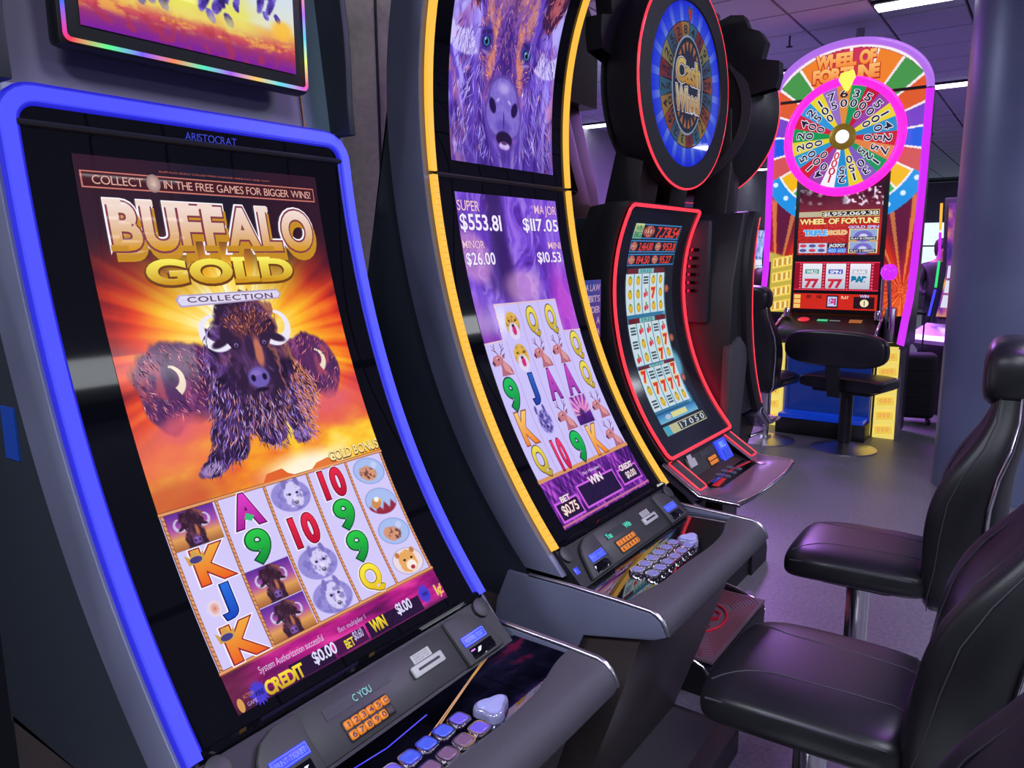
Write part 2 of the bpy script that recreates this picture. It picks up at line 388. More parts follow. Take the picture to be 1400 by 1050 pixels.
tag(MB().box((-8.9, -1.9, 1.75), (.2, 15.9, 3.5)).obj('wall_near', M_WALL), kind='structure')
far = MB().box((24.9, -1.9, .5), (.2, 15.9, 1.0)).box((24.9, -1.9, 2.95), (.2, 15.9, 1.1))
for k in range(9): far.box((24.9, -9.6+k*1.93, 1.7), (.2, .14, 1.4))
tag(far.obj('wall_far', M_WALL), kind='structure')
M_DAY = mat('daylight_pane', (.4, .45, .5), .1, emit=(.75, .88, 1.0), es=1.1)
for k in range(8):
    wdw = tag(MB().box((24.95, -8.635+k*1.93, 1.7), (.03, 1.79, 1.4)).obj('window_%d' % (k+1), M_DAY), kind='structure')
    MB().box((24.88, -8.635+k*1.93, 1.75), (.05, 1.79, .04)).obj('window_bar', M_CEILBAR, wdw)
tag(MB().box((.35, 2.15, 1.75), (2.4, .1, 3.5)).obj('wall_back', M_DARKWALL), kind='structure')
def pillar(loc, r, m, label):
    p = thing('pillar', label, 'pillar', loc)
    MB().lathe([(r, .03), (r, 3.5)], 64).obj('shaft', m, p, 60)
    MB().lathe([(r+.003, 0), (r+.003, .03)], 64).obj('plinth', m, p, 40)
    MB().box((-r*.2, -r*.985, 1.8), (.006, .012, 3.36)).obj('seam', M_NAVY, p)
    return p
pillar((5.95, .12, 0), .45, M_PILLAR, 'thick round blue-grey pillar behind the black chairs')
pillar((2.2, 2.45, 0), .34, M_BEIGE, 'round cream plastered column behind the slot machines')
M_FILL = mat('fill_diffuser', (.8, .8, .8), .5, emit=(.86, .92, 1.0), es=2.)
# ceiling fittings
for i, (x, y, sx, sy) in enumerate(TROFFERS):
    lab = ['white tube light over the aisle, reflected in the leftmost curved screen', 'white tube light over the aisle, reflected in the gold-edged screen',
           'short white tube light above the wheel machine', 'long white tube light seen between the gold-edged and red-edged machines', 'white tube light right of the wheel machine, cut by the pillar',
           'far white tube light left of the wheel machine', 'distant white tube light over the hall', 'distant white tube light beyond the pillar'][i]
    t = thing('ceiling_light', lab, 'ceiling light', (x, y, 3.5), 0, 'tube lights on the ceiling')
    MB().box((0, 0, -.012), (sx+.05, sy+.05, .024)).obj('housing', M_CEILBAR, t, bevel=.004)
    MB().box((0, 0, -.034), (sx, sy, .02)).obj('diffuser', M_TUBE, t, bevel=.006)
for i, (x, y, sx, sy) in enumerate(FILLS):  # made-up fittings that carry the added white fill lamps
    t = thing('fill_panel', 'added flat white fill light panel on the ceiling', 'ceiling light', (x, y, 3.5), 0, 'added white fill panels on the ceiling')
    MB().box((0, 0, -.012), (sx+.05, sy+.05, .024)).obj('housing', M_CEILBAR, t, bevel=.004)
    MB().box((0, 0, -.030), (sx, sy, .014)).obj('diffuser', M_FILL, t, bevel=.004)
for i, (x, y, sx, sy) in enumerate(VIOLET_FILLS+[(2.6, -.6, .5, .3)]):  # made-up fittings drawn round the added violet lamps
    t = thing('fill_panel', ['added violet fill panel hidden behind the black wheel back', 'added violet fill panel hidden beyond the wheel machine', 'small added violet fill panel over the black chairs'][i], 'ceiling light', (x, y, 3.5), 0, 'added violet fill panels on the ceiling')
    MB().box((0, 0, -.012), (sx+.05, sy+.05, .024)).obj('housing', M_CEILBAR, t, bevel=.004)
    MB().box((0, 0, -.030), (sx, sy, .014)).obj('diffuser', mat('violet_fill_diffuser', (.5, .3, .8), .5, emit=PURPLE, es=3.), t, bevel=.004)
sp = thing('sprinkler_pipe', 'short white sprinkler pipe hanging from the ceiling above the wheel machine', 'pipe', (7.5, 1.57, 0))
MB().lathe([(.035, 3.36), (.035, 3.5)], 16).obj('pipe', M_WALL, sp)
MB().lathe([(.05, 3.33), (.05, 3.36)], 16).obj('flange', M_SATIN, sp)
sp = thing('fire_sprinkler', 'small fire sprinkler on the ceiling left of the wheel machine', 'sprinkler', (7.35, 2.13, 0))
MB().lathe([(.008, 3.40), (.008, 3.5)], 8).obj('stem', M_CEILBAR, sp); MB().lathe([(.03, 3.405), (.03, 3.41)], 12).obj('deflector', M_CEILBAR, sp)
sp = thing('ceiling_speaker', 'small round black fitting on the ceiling behind the gold-edged machine', 'speaker', (6.95, 3.3, 3.5))
MB().lathe([(.07, -.02), (.075, 0)], 20).obj('ring', M_BLACK, sp); MB().lathe([(.05, -.024), (.05, -.018)], 20).obj('grille', M_GREYPL, sp)

# ------------------------------------------------------------------ curved video slot cabinet (two of them)
YO = 1.2
PC = [-0.0453, -0.14126, 0.05291, -0.26068, 0.21099, 1.28404]
def prof(z): return np.polyval(PC, np.asarray(z, float)-1.58)-YO
def pn(z): d = (prof(z+.002)-prof(z-.002))/.004; n = np.array([0*d, -1+0*d, d]); return n/np.sqrt((n**2).sum(0))
_zs = np.linspace(.6, 2.8, 3000); _s = np.concatenate([[0], np.cumsum(np.hypot(np.diff(_zs), np.diff(prof(_zs))))])
def curved_map(hw, zt, zb, off=0.):
    st, sb = np.interp([zt, zb], _zs, _s)
    def mp(u, v, h):
        z = np.interp(st+(sb-st)*np.asarray(v), _s, _zs); n = pn(z); h = np.asarray(h)+off
        return np.stack([-hw+2*hw*np.asarray(u), prof(z)+n[1]*h, z+n[2]*h], 1)
    return mp
SCH, SZT, SZB = .25, 1.745, .880

def art_bison_gold():
    asp = 1.86; A = Art(curved_map(SCH, SZT, SZB, .001)); img, x, y = canvas(400, asp); v = y/asp
    # burst of flame behind the herd
    cx, cy = .52, .66; dx, dy = x-cx, (y-cy); r = np.hypot(dx, dy*.85); a = np.arctan2(dy, dx)
    ray = vnoise(a*9+20, r*1.2, 3)*.6+vnoise(a*26+50, r*2+3, 4)*.4; cl = fbm(x*4+2, y*4, 11)
    t = r*1.55+(ray-.5)*.42+(cl-.5)*.35-.12
    img[:] = ramp(t, [(0, (255, 250, 225)), (.12, (255, 228, 120)), (.32, (253, 190, 40)), (.5, (248, 132, 30)), (.68, (226, 60, 28)), (.88, (130, 22, 34)), (1, (46, 18, 36))])
    over(img, sm(.21, .10, v+.06*(cl-.5)), (26, 22, 40)); over(img, sm(.30, .12, v)*sm(.2, .7, np.abs(x-.5)*1.6+.2)*.8, (52, 18, 34))
    low = sm(.47, .56, v+(cl-.5)*.1); c2 = fbm(x*5+7, y*9, 23)
    img[:] = img*(1-low[..., None])+low[..., None]*ramp(c2, [(.2, (232, 92, 40)), (.42, (246, 150, 36)), (.6, (253, 204, 50)), (.8, (255, 232, 130))])
    over(img, sm(1, .2, eld(x, y, .62, 1.17, .3, .09))*.9, (255, 250, 235)); over(img, sm(1, .3, eld(x, y, .05, 1.16, .3, .12)+.5*(c2-.5))*.7, (190, 60, 50))
    over(img, sm(1, .1, eld(x, y, .1, .97, .3, .22)+(c2-.5))*.75, (235, 110, 95)); over(img, sm(1, .1, eld(x, y, .86, .95, .26, .16)+(c2-.5))*.6, (228, 90, 110))
    # herd behind
    for (bx, by, s, f) in ((.15, .76, .115, -1), (.83, .76, .1, 1)):
        n = fbm(x*22, y*10+f, 31); m = sm(1.06, .92, eld(x, y, bx+(-f)*.09, by+.02, s*1.75, s*1.25, -f*18)+(n-.5)*.3)*sm(.98, .86, y)
        over(img, m, (92, 40, 92)); over(img, m*sm(.5, .8, n)*.8, (150, 74, 132)); over(img, m*sm(.45, .2, n)*.7, (56, 26, 66))
        m2 = sm(1.06, .9, eld(x, y, bx+f*.015, by+.055, s*.72, s*1.15, f*12)+(n-.5)*.25); over(img, m2, (86, 44, 96)); over(img, m2*sm(.5, .7, n)*.7, (196, 84, 96)); over(img, m2*sm(.4, .2, n)*.8, (48, 24, 62))
        horn(img, x, y, bx-f*.02, by+.0, s*.42, -80, 60, s*.16, s, -f if f < 0 else 1, (240, 222, 200))
        over(img, sm(1, .2, eld(x, y, bx, by+.17, s*1.2, s*.6)+(c2-.5))*.8, (226, 96, 110))
    # the big bison: body, legs, then the head
    wp = fbm(x*7, y*7, 45); n = fbm(x*30+5+wp*6, y*13+wp*3, 41); n2 = vnoise(x*110+wp*30, y*50+x*30+wp*16, 43); ed = (n-.5)*.34
    parts = [eld(x, y, .50, .74, .19, .20), eld(x, y, .555, .62, .105, .11), eld(x, y, .48, .88, .19, .13), eld(x, y, .65, .87, .12, .14, -12), eld(x, y, .345, .99, .075, .10, 28), eld(x, y, .285, 1.055, .075, .040, -35), eld(x, y, .235, 1.09, .055, .030, -10), eld(x, y, .52, 1.0, .07, .06, 10), eld(x, y, .655, .99, .06, .075, -14), eld(x, y, .645, 1.045, .05, .034, -10)]
    d = np.minimum.reduce(parts)+ed; m = sm(1.05, .93, d); over(img, m, (50, 28, 66))
    over(img, m*sm(.45, .7, n)*.8, (86, 52, 120)); over(img, m*sm(.55, .9, n2)*sm(.35,.6,n)*.55, (150, 118, 206)); over(img, m*sm(.45, .25, n)*.8, (28, 16, 40)); over(img, m*sm(.6, .8, fbm(x*9+3, y*7, 47))*.4, (196, 110, 120))
    over(img, m*sm(.82, 1.0, d)*sm(.45, .75, x)*.9, (240, 150, 96)); over(img, m*sm(.85, 1.0, d)*sm(.55, .3, x)*.6, (170, 120, 190))
    over(img, sm(1, .5, eld(x, y, .235, 1.09, .06, .028, -10))*.8, (190, 160, 220)); over(img, sm(1, .5, eld(x, y, .64, 1.035, .05, .03))*.8, (170, 140, 215))
    bison_face(img, x, y, .525, .645, .125, PAL_A)
    # foot of the screen: magenta prairie
    mg = sm(.925, .935, v); c3 = fbm(x*6, y*26, 51)
    img[:] = img*(1-mg[..., None])+mg[..., None]*ramp(c3, [(.2, (92, 12, 82)), (.5, (176, 22, 128)), (.75, (226, 60, 160))]); over(img, sm(.985, 1., v)*.55, (40, 20, 50)); over(img, mg*sm(.2, .02, x)*.7, (60, 26, 40))
    # reels: pale lilac strips with pictures
    R0, R1, N = .641, .927, 5; rows = 4; ch = (R1-R0)/rows
    over(img, (v > R0) & (v < R1), (214, 204, 250)); over(img, ((v > R0) & (v < R1))*fbm(x*9, y*3, 61)*.25, (190, 182, 245))
    top = R0*asp; cw = .2; chh = ch*asp
    def cell(c, r): return (c+.5)*cw, top+(r+.5)*chh
    for c, r in ((0, 0), (1, 2), (1, 3)):
        gx, gy = cell(c, r); inn = (np.abs(x-gx) < .092) & (np.abs(y-gy) < chh*.49)
        over(img, inn, ramp((y-gy)/chh+.5, [(0, (88, 40, 150)), (.45, (170, 80, 170)), (.7, (226, 160, 90)), (1, (160, 96, 50))]))
        tmp = img.copy(); bison_face(tmp, x, y, gx, gy-.006, .041, PAL_B); over(img, inn*1., tmp)
    for c, r in ((2, 0), (2, 2), (2, 3)):
        gx, gy = cell(c, r); e = eld(x, y, gx, gy, .085, .06, 8); n = fbm(x*60, y*60, 71); over(img, sm(1.04, .98, e), (150, 140, 214)); over(img, sm(1, .9, e)*sm(.5, .7, n)*.6, (110, 100, 180))
        hd = eld(x, y, gx+.012, gy, .042, .052); over(img, sm(1.05, .9, hd+(n-.5)*.3), (212, 204, 246)); over(img, sm(1, .9, hd)*sm(.52, .66, n)*.7, (118, 106, 176))
        for f in (-1, 1):
            over(img, sm(1, .7, eld(x, y, gx+.012+f*.028, gy-.05, .012, .026, f*-14)), (126, 112, 188)); over(img, sm(1, .6, eld(x, y, gx+.012+f*.017, gy-.006, .008, .006)), (30, 24, 60))
        over(img, sm(1, .7, eld(x, y, gx+.014, gy+.028, .011, .009)), (30, 20, 50)); over(img, sm(1, .6, eld(x, y, gx+.014, gy+.016, .012, .02))*.6, (240, 236, 255))
    for r, kind in ((0, 0), (1, 1), (2, 0), (3, 2)):
        gx, gy = cell(4, r); e = eld(x, y, gx, gy, .082, .056, 10); n = fbm(x*80+r, y*80, 81)
        over(img, sm(1.04, .98, e), (168, 190, 240) if kind < 2 else (236, 218, 226)); over(img, sm(1.02, .98, e)*sm(.9, .98, e)*.6, (120, 130, 200))
        if kind == 0:
            b = eld(x, y, gx-.01, gy+.008, .052, .032, 14)+(n-.5)*.5; over(img, sm(1, .8, b), (214, 150, 120)); over(img, sm(1, .8, b)*sm(.5, .65, n), (110, 66, 60)); over(img, sm(1, .6, eld(x, y, gx+.035, gy-.018, .02, .018)), (196, 206, 246))
        elif kind == 1:
            over(img, sm(1.02, .95, e)*sm(gy+.012, gy+.03, y+.012*np.sin(x*160)), (150, 40, 60)); b = eld(x, y, gx-.028, gy+.002, .03, .024, -20); over(img, sm(1, .8, b), (206, 140, 80)); over(img, sm(1, .7, eld(x, y, gx-.02, gy-.012, .016, .012)), (250, 246, 246)); over(img, sm(1, .6, eld(x, y, gx-.004, gy-.006, .012, .006)), (240, 180, 40))
        else:
            b = eld(x, y, gx, gy, .052, .05)+(n-.5)*.3; over(img, sm(1, .85, b), (232, 168, 96)); over(img, sm(1, .8, eld(x, y, gx+.008, gy+.02, .03, .024)), (250, 236, 226)); over(img, sm(1, .7, eld(x, y, gx+.01, gy+.03, .014, .01)), (176, 40, 60))
            for f in (-1, 1): over(img, sm(1, .6, eld(x, y, gx+f*.02+.004, gy-.008, .009, .006)), (40, 24, 20)); over(img, sm(1, .7, eld(x, y, gx+f*.042, gy-.036, .014, .014)), (196, 120, 60))
    A.grid(img)
    PB = [(.50, .74, .19, .20, 0), (.555, .62, .105, .11, 0), (.48, .88, .19, .13, 0), (.65, .87, .12, .14, -12), (.345, .99, .075, .10, 28), (.285, 1.055, .075, .040, -35), (.52, 1.0, .07, .06, 10), (.655, .99, .06, .075, -14)]
    bod = lambda X, Y: np.minimum.reduce([eld(X, Y, *p) for p in PB])
    down = lambda X, Y: PI/2+(X-.52)*-2.2
    pb = lambda X, Y, t: ((236, 150, 100) if t < .5 else (206, 110, 90)) if X > .66 and t < .7 else next(c for k, c in [(.30, (30, 16, 42)), (.55, (58, 34, 80)), (.75, (98, 62, 134)), (.88, (150, 116, 204)), (.95, (214, 140, 130)), (1, (190, 170, 236))] if t <= k)
    fur(A, asp, (.16, .50, .80, 1.13), lambda X, Y: (bod(X, Y) < 1.03) & (eld(X, Y, .525, .69, .185, .17) > 1), down, 5600, pb, .034, .0042, .3, 5)
    fur(A, asp, (.40, .52, .66, .66), lambda X, Y: (eld(X, Y, .53, .585, .10, .06) < 1), lambda X, Y: np.arctan2(Y-.70, X-.53), 700, pick([(.35, (40, 20, 36)), (.6, (92, 44, 52)), (.8, (140, 72, 70)), (.92, (206, 124, 96)), (1, (110, 70, 130))]), .022, .004, .7, 6)
    fur(A, asp, (.42, .80, .63, .98), lambda X, Y: (eld(X, Y, .525, .88, .08, .12) < 1) & (Y > .845), lambda X, Y: PI/2+(X-.525)*-3, 260, pick([(.4, (26, 14, 34)), (.7, (70, 40, 84)), (.88, (170, 104, 120)), (1, (208, 170, 190))]), .05, .004, .7, 7)
    for bx, by, s, f in ((.15, .76, .115, -1), (.83, .76, .1, 1)):
        fur(A, asp, (bx-.3, by-.2, bx+.3, by+.2), lambda X, Y, bx=bx, by=by, s=s, f=f: ((eld(X, Y, bx+(-f)*.09, by+.02, s*1.75, s*1.25, -f*18) < 1) | (eld(X, Y, bx+f*.015, by+.055, s*.72, s*1.15, f*12) < 1)) & (Y < by+.12) & (bod(X, Y) > 1.02) & (eld(X, Y, bx-f*.02, by, s*.5, s*.55) > 1), lambda X, Y, f=f: PI/2+f*.5+0*X, 1300, pick([(.3, (52, 24, 62)), (.55, (92, 42, 96)), (.75, (150, 74, 130)), (.9, (206, 104, 130)), (1, (226, 150, 150))]), .028, .004, .2, 8)
    # lettering
    A.rect(.015, .027, .978, .057, (196, 116, 104), 1).rect(.02, .0295, .973, .0545, (66, 22, 30), 2)
    A.text('COLLECT', .05, .034, .225, .050, (222, 168, 156), 3).text('IN THE FREE GAMES FOR BIGGER WINS!', .30, .034, .955, .050, (222, 168, 156), 3)
    A.ell(.262, .042, .026, .017, (214, 184, 170), 3, col2=(150, 120, 120))
    A.text('BUFFALO GOLD COLLECTION CHANCE WINS PAY ONE WAY', .29, .017, .76, .0205, (176, 96, 84), 2)
    bx0, bx1, bv0, bv1 = .09, .925, .08, .163
    A.text('BUFFALO', bx0, bv0, bx1, bv1, (250, 244, 255), 2, .105, sp=.13); A.text('BUFFALO', bx0+.01, bv0+.012, bx1+.012, bv1+.016, (196, 140, 30), 3, .07, sp=.13)
    A.text('BUFFALO', bx0, bv0, bx1, bv1, (130, 56, 70), 4, .075, sp=.13)
    A.text('BUFFALO', bx0, bv0, bx1, bv1, (244, 222, 216), 5, .04, sp=.13, col2=(214, 152, 14))
    def slabs(t, u0, v0, u1, v1, sp, ends, h, ct, cb, ly):   # slab caps and feet of the western lettering
        ww = [np.ptp(glyph(q, 0.)[0][:, 0]) for q in t]; tot = sum(ww)+sp*(len(t)-1); xx = 0
        for q, w_ in zip(t, ww):
            a, b_ = u0+(u1-u0)*xx/tot, u0+(u1-u0)*(xx+w_)/tot; xx += w_+sp
            for (pos, where) in ends.get(q, ()):
                cxx = a+(b_-a)*pos; vv = v0 if where == 't' else v1; A.rect(cxx-.030, vv-h, cxx+.030, vv+h, ct if where == 't' else cb, ly)
    slabs('BUFFALO', bx0, bv0, bx1, bv1, .13, {'B': ((.12, 't'), (.12, 'b')), 'U': ((.08, 't'), (.92, 't')), 'F': ((.14, 't'), (.14, 'b')), 'A': ((.06, 'b'), (.94, 'b')), 'L': ((.14, 't'), (.14, 'b'))}, .0055, (240, 216, 204), (196, 140, 30), 6.0)
    slabs('GOLD', .185, .184, .785, .229, .14, {'L': ((.14, 't'), (.14, 'b')), 'D': ((.1, 't'), (.1, 'b'))}, .004, (250, 238, 100), (206, 148, 20), 5.0)
    A.text('GOLD', .185, .186, .785, .232, (110, 60, 14), 3, .085, sp=.14).text('GOLD', .185, .184, .785, .229, (250, 238, 90), 4, .05, sp=.14, col2=(206, 148, 20))
    A.poly([(.26, .262), (.275, .252), (.70, .249), (.715, .259), (.70, .269), (.275, .276)], (176, 160, 196), 3).poly([(.268, .263), (.28, .255), (.697, .252), (.708, .259), (.697, .2665), (.28, .273)], (222, 214, 240), 4)
    A.text('COLLECTION', .305, .2565, .67, .2675, (104, 72, 104), 5, .02, sp=.16)
    A.text('GOLD BONUS', .727, .612, .995, .634, (112, 60, 20), 2, .05).text('GOLD BONUS', .727, .611, .995, .632, (250, 226, 150), 3, .015)
    A.poly([(.40, .641), (.43, .622), (.50, .619), (.52, .631), (.56, .641)], (224, 100, 40), 1).poly([(.62, .641), (.66, .627), (.72, .622), (.78, .641)], (230, 120, 50), 1)
    rope = lambda p0, p1: A.line([p0, p1], .013, (122, 62, 30), 1, asp) and A.line([p0, p1], .0085, (226, 156, 104), 2, asp)
    for k in range(6): rope((.008+k*.1968, R0), (.008+k*.1968, R1))
    rope((0, R0), (1, R0)); rope((0, R1), (1, R1))
    for k in range(6):
        for q in range(34): A.poly([(.004+k*.1968, R0+(R1-R0)*(q+.1)/34), (.012+k*.1968, R0+(R1-R0)*(q+.5)/34), (.012+k*.1968, R0+(R1-R0)*(q+.75)/34), (.004+k*.1968, R0+(R1-R0)*(q+.35)/34)], (146, 82, 44), 3)
    def sym(c, r, t, col, col2, olc, w=.11, dx=0):
        gx, gy = (c+.5)*cw+dx, R0+(r+.5)*ch; h = ch*.40
        s_ = .3; k_ = dict(sp=s_); A.text(t, gx-w/2, gy-h, gx+w/2, gy+h, (250, 246, 255), 2, .09, **k_).text(t, gx-w/2, gy-h, gx+w/2, gy+h, olc, 3, .07, **k_).text(t, gx-w/2, gy-h, gx+w/2, gy+h, col, 4, .04, col2=col2, **k_)
    sym(0, 1, 'K', (240, 170, 60), (236, 96, 20), (150, 40, 60), .10, .012); sym(0, 3, 'K', (240, 170, 60), (236, 96, 20), (150, 40, 60), .10, .012)
    sym(0, 2, 'J', (40, 110, 220), (20, 70, 190), (20, 24, 110), .075, .014)
    sym(1, 0, 'A', (226, 60, 200), (170, 30, 150), (90, 16, 90), .10); sym(1, 1, '9', (40, 200, 70), (10, 140, 50), (10, 70, 40), .078)
    sym(2, 1, '10', (232, 40, 70), (190, 10, 50), (110, 10, 50), .105); sym(3, 0, '10', (232, 40, 70), (190, 10, 50), (110, 10, 50), .105)
    sym(3, 1, '9', (40, 200, 70), (10, 140, 50), (10, 70, 40), .078); sym(3, 2, '9', (40, 200, 70), (10, 140, 50), (10, 70, 40), .078); sym(3, 3, 'Q', (252, 232, 60), (230, 190, 20), (130, 100, 30), .088, -.01)
    for (c, r) in ((0, 1), (0, 3)):
        gx, gy = (c+.5)*cw-.035, R0+(r+.5)*ch-.018
        A.poly([(gx-.034, gy-.01), (gx-.018, gy-.002), (gx, gy-.016), (gx+.018, gy-.002), (gx+.034, gy-.01), (gx+.028, gy+.010), (gx-.028, gy+.010)], (206, 160, 80), 6).ell(gx, gy+.003, .022, .006, (70, 60, 130), 7)
    A.ell(.5*cw-.035, R0+2.55*ch, .022, .014, (214, 120, 90), 6, col2=(240, 220, 230)); A.poly([(1.5*cw-.006, R0+.58*ch), (1.5*cw+.022, R0+.70*ch), (1.5*cw+.004, R0+.82*ch), (1.5*cw-.02, R0+.72*ch)], (60, 190, 120), 6)
    # meters
    A.rect(.22, .967, .40, .998, (38, 14, 52), 1).rect(.41, .968, .56, .996, (70, 16, 70), 1).rect(.57, .966, .86, .998, (38, 14, 52), 1)
    A.text('CREDIT', .115, .972, .265, .996, (250, 226, 60), 2, .04, col2=(206, 160, 30)).text('$0.00', .315, .966, .415, .988, (226, 220, 255), 2, .02)
    A.text('System Authorization successful', .12, .944, .385, .957, (216, 190, 230), 2).text('Bet multiplier 1', .455, .948, .585, .958, (200, 170, 220), 2)
    A.text('BET', .455, .975, .495, .992, (240, 220, 60), 2, .02).text('$0.60', .50, .968, .545, .985, (214, 206, 255), 2).text('WIN', .59, .966, .66, .990, (250, 226, 60), 2, .04, col2=(206, 160, 30))
    A.text('$1.00', .73, .960, .81, .982, (226, 220, 255), 2, .02).text('1¢', .955, .962, .992, .986, (236, 196, 90), 2, .02)
    for gx, gy in ((.09, .983), (.895, .970)):
        q = np.linspace(0, 2*PI, 33)[:-1]; rr = np.where(np.arange(32) % 2, .024, .037)
        A.poly(np.stack([gx+rr*np.cos(q), gy+rr*np.sin(q)*.62], 1), (70, 60, 206), 2).text('WINS', gx-.016, gy-.004, gx+.016, gy+.005, (24, 18, 90), 3, .02)
    A.ell(.02, .988, .011, .012, (214, 156, 80), 2).text('GAME', .04, .988, .075, .995, (190, 150, 200), 2); A.text('ACTION', .035, .974, .075, .981, (180, 120, 80), 2)
    return A

def art_bison_link():
    asp = 1.86; A = Art(curved_map(SCH, SZT, SZB, .001)); img, x, y = canvas(170, asp); v = y/asp
    wp = fbm(x*4, y*4, 2); n = fbm(x*12+y*4+wp*5, y*3.5+wp*3, 5); n2 = vnoise(x*44+y*12+wp*16, y*8+wp*6, 8)
    img[:] = ramp(n*.75+v*.35, [(.15, (74, 30, 140)), (.4, (112, 66, 206)), (.6, (150, 104, 230)), (.85, (186, 140, 236))]); over(img, sm(.6, .9, n2)*.5, (196, 170, 250))
    over(img, sm(.36, .28, v)*sm(.12, .03, np.abs(x-.33-.12*v))*.8, (44, 20, 84)); over(img, sm(1, .5, eld(x, y, .3, .42, .18, .2, 20))*.55, (52, 22, 100)); over(img, sm(1, .6, eld(x, y, .08, .34, .2, .16, 40))*.6, (222, 160, 214)); over(img, sm(1, .2, eld(x, y, .9, .65, .2, .4))*.7, (196, 60, 200)); over(img, sm(1, .4, eld(x, y, .5, .52, .25, .14))*.6, (226, 170, 220))
    over(img, sm(1, .3, eld(x, y, .0, .8, .25, .3))*.7, (128, 30, 160))
    gm = (v > .435) & (v < .855) | (v > .327) & (v < .44) & (x > .17) & (x < .80)
    over(img, gm*1., (206, 196, 250)); over(img, gm*fbm(x*8, y*4, 9)*.3, (180, 174, 246))
    gr = sm(.853, .858, v); g2 = vnoise(x*90+y*30, y*9, 19)*.5+vnoise(x*60-y*40, y*12, 29)*.5
    img[:] = img*(1-gr[..., None])+gr[..., None]*ramp(g2, [(.2, (52, 16, 84)), (.5, (104, 34, 150)), (.8, (190, 84, 210))])
    cw = .2; T, B_ = .437, .853; ch = (B_-T)/4
    def cell(c, r): return (c+.5)*cw, T+(r+.5)*ch
    PK = dict(dark=(150, 92, 128), mid=(206, 134, 150), light=(232, 190, 220), rim=(230, 140, 120), horn=(180, 140, 170), nose=(150, 90, 130))
    def deer(c, r):
        gx, gy = cell(c, r); gy *= asp; nn = fbm(x*60, y*60, 3)
        m = np.maximum(sm(1, .8, eld(x, y, gx, gy+.03, .05, .045, 25)), np.maximum(sm(1, .8, eld(x, y, gx+.02, gy+.06, .06, .03)), sm(1, .8, eld(x, y, gx-.035, gy, .04, .022, 20)))); over(img, m, (196, 124, 140)); over(img, m*sm(.5, .7, nn)*.7, (142, 78, 110)); over(img, m*sm(.45, .3, nn)*.6, (228, 176, 190))
    def cat(c, r, dv=0):
        gx, gy = cell(c, r); gy *= asp; nn = fbm(x*70, y*70, 4); m = sm(1.02, .85, eld(x, y, gx, gy, .07, .075)+(nn-.5)*.2); over(img, m, (224, 176, 70)); over(img, m*sm(.5, .7, nn)*.6, (140, 90, 50))
        over(img, sm(1, .8, eld(x, y, gx, gy+.04, .055, .055)), (222, 214, 240)); over(img, sm(1, .8, eld(x, y, gx+.004, gy+.036, .022, .03)), (206, 40, 120)); over(img, sm(1, .7, eld(x, y, gx, gy+.008, .016, .01)), (40, 20, 40))
        for f in (-1, 1): over(img, sm(1, .7, eld(x, y, gx+f*.03, gy-.02, .012, .006)), (30, 20, 20))
    def wolf(c, r):
        gx, gy = cell(c, r); gy *= asp; nn = fbm(x*70, y*50, 6); m = sm(1.02, .85, eld(x, y, gx, gy, .065, .075)+(nn-.5)*.25); over(img, m, (136, 122, 210)); over(img, m*sm(.5, .65, nn)*.8, (60, 50, 120)); over(img, m*sm(.45, .3, nn)*.7, (220, 214, 250))
        for f in (-1, 1): over(img, sm(1, .7, eld(x, y, gx+f*.04-.01, gy-.075, .013, .03, -f*10)), (90, 76, 160)); over(img, sm(1, .6, eld(x, y, gx+f*.02, gy-.01, .008, .006)), (20, 14, 50))
        over(img, sm(1, .7, eld(x, y, gx, gy+.03, .012, .01)), (20, 14, 40))
    DEER = ((0, 0), (2, 0), (3, 0), (2, 2), (4, 2), (4, 3))
    cat(1, 0); gx, gy = cell(1, -1)
    cat(1, -.95); wolf(1, 2)
    gx, gy = cell(3, 2); gy *= asp; inn = (np.abs(x-gx) < .088) & (np.abs(y-gy) < .088); aa = np.arctan2(y-gy-.03, x-gx)
    over(img, inn*1., ramp((y-gy)/.18+.5, [(0, (120, 30, 170)), (.5, (220, 110, 200)), (.65, (90, 30, 140)), (1, (56, 20, 100))])); over(img, inn*(y < gy+.03)*(np.sin(aa*16) > .3)*.7, (246, 206, 200)); over(img, inn*sm(1, .8, eld(x, y, gx-.01, gy+.03, .03, .045))*.8, (60, 24, 90))
    A.grid(img)
    for c, r in DEER:
        gx, gy = cell(c, r); P_ = lambda pts: [(gx+a, gy+b_/asp) for a, b_ in pts]
        A.poly(P_([(-.01, -.005), (.03, .01), (.07, .05), (.085, .09), (-.03, .09), (-.015, .05)]), (176, 104, 124), 1).poly(P_([(.0, .0), (.03, .012), (.06, .05), (.06, .085), (.01, .06)]), (216, 148, 150), 1.6)
        A.poly(P_([(-.085, .012), (-.06, -.022), (-.01, -.03), (.022, -.008), (.012, .022), (-.03, .03), (-.07, .032)]), (196, 122, 132), 2).poly(P_([(-.085, .012), (-.07, -.004), (-.058, .018), (-.07, .032)]), (90, 50, 80), 2.6).poly(P_([(-.05, -.012), (-.02, -.018), (-.022, -.004)]), (232, 176, 170), 2.6)
        A.ell(gx-.022, gy-.004/asp, .006, .004, (30, 16, 40), 3, 8).poly(P_([(.012, -.02), (.05, -.035), (.03, -.002)]), (150, 84, 110), 2.6)
        for f, ox in ((-1, -.012), (1, .008)):
            A.line(P_([(ox, -.026), (ox+f*.022, -.055), (ox+f*.018, -.088)]), .006, (112, 66, 110), 2, asp); A.line(P_([(ox+f*.014, -.044), (ox+f*.045, -.062)]), .005, (112, 66, 110), 2, asp); A.line(P_([(ox+f*.022, -.058), (ox+f*.044, -.085)]), .004, (140, 84, 120), 2, asp)
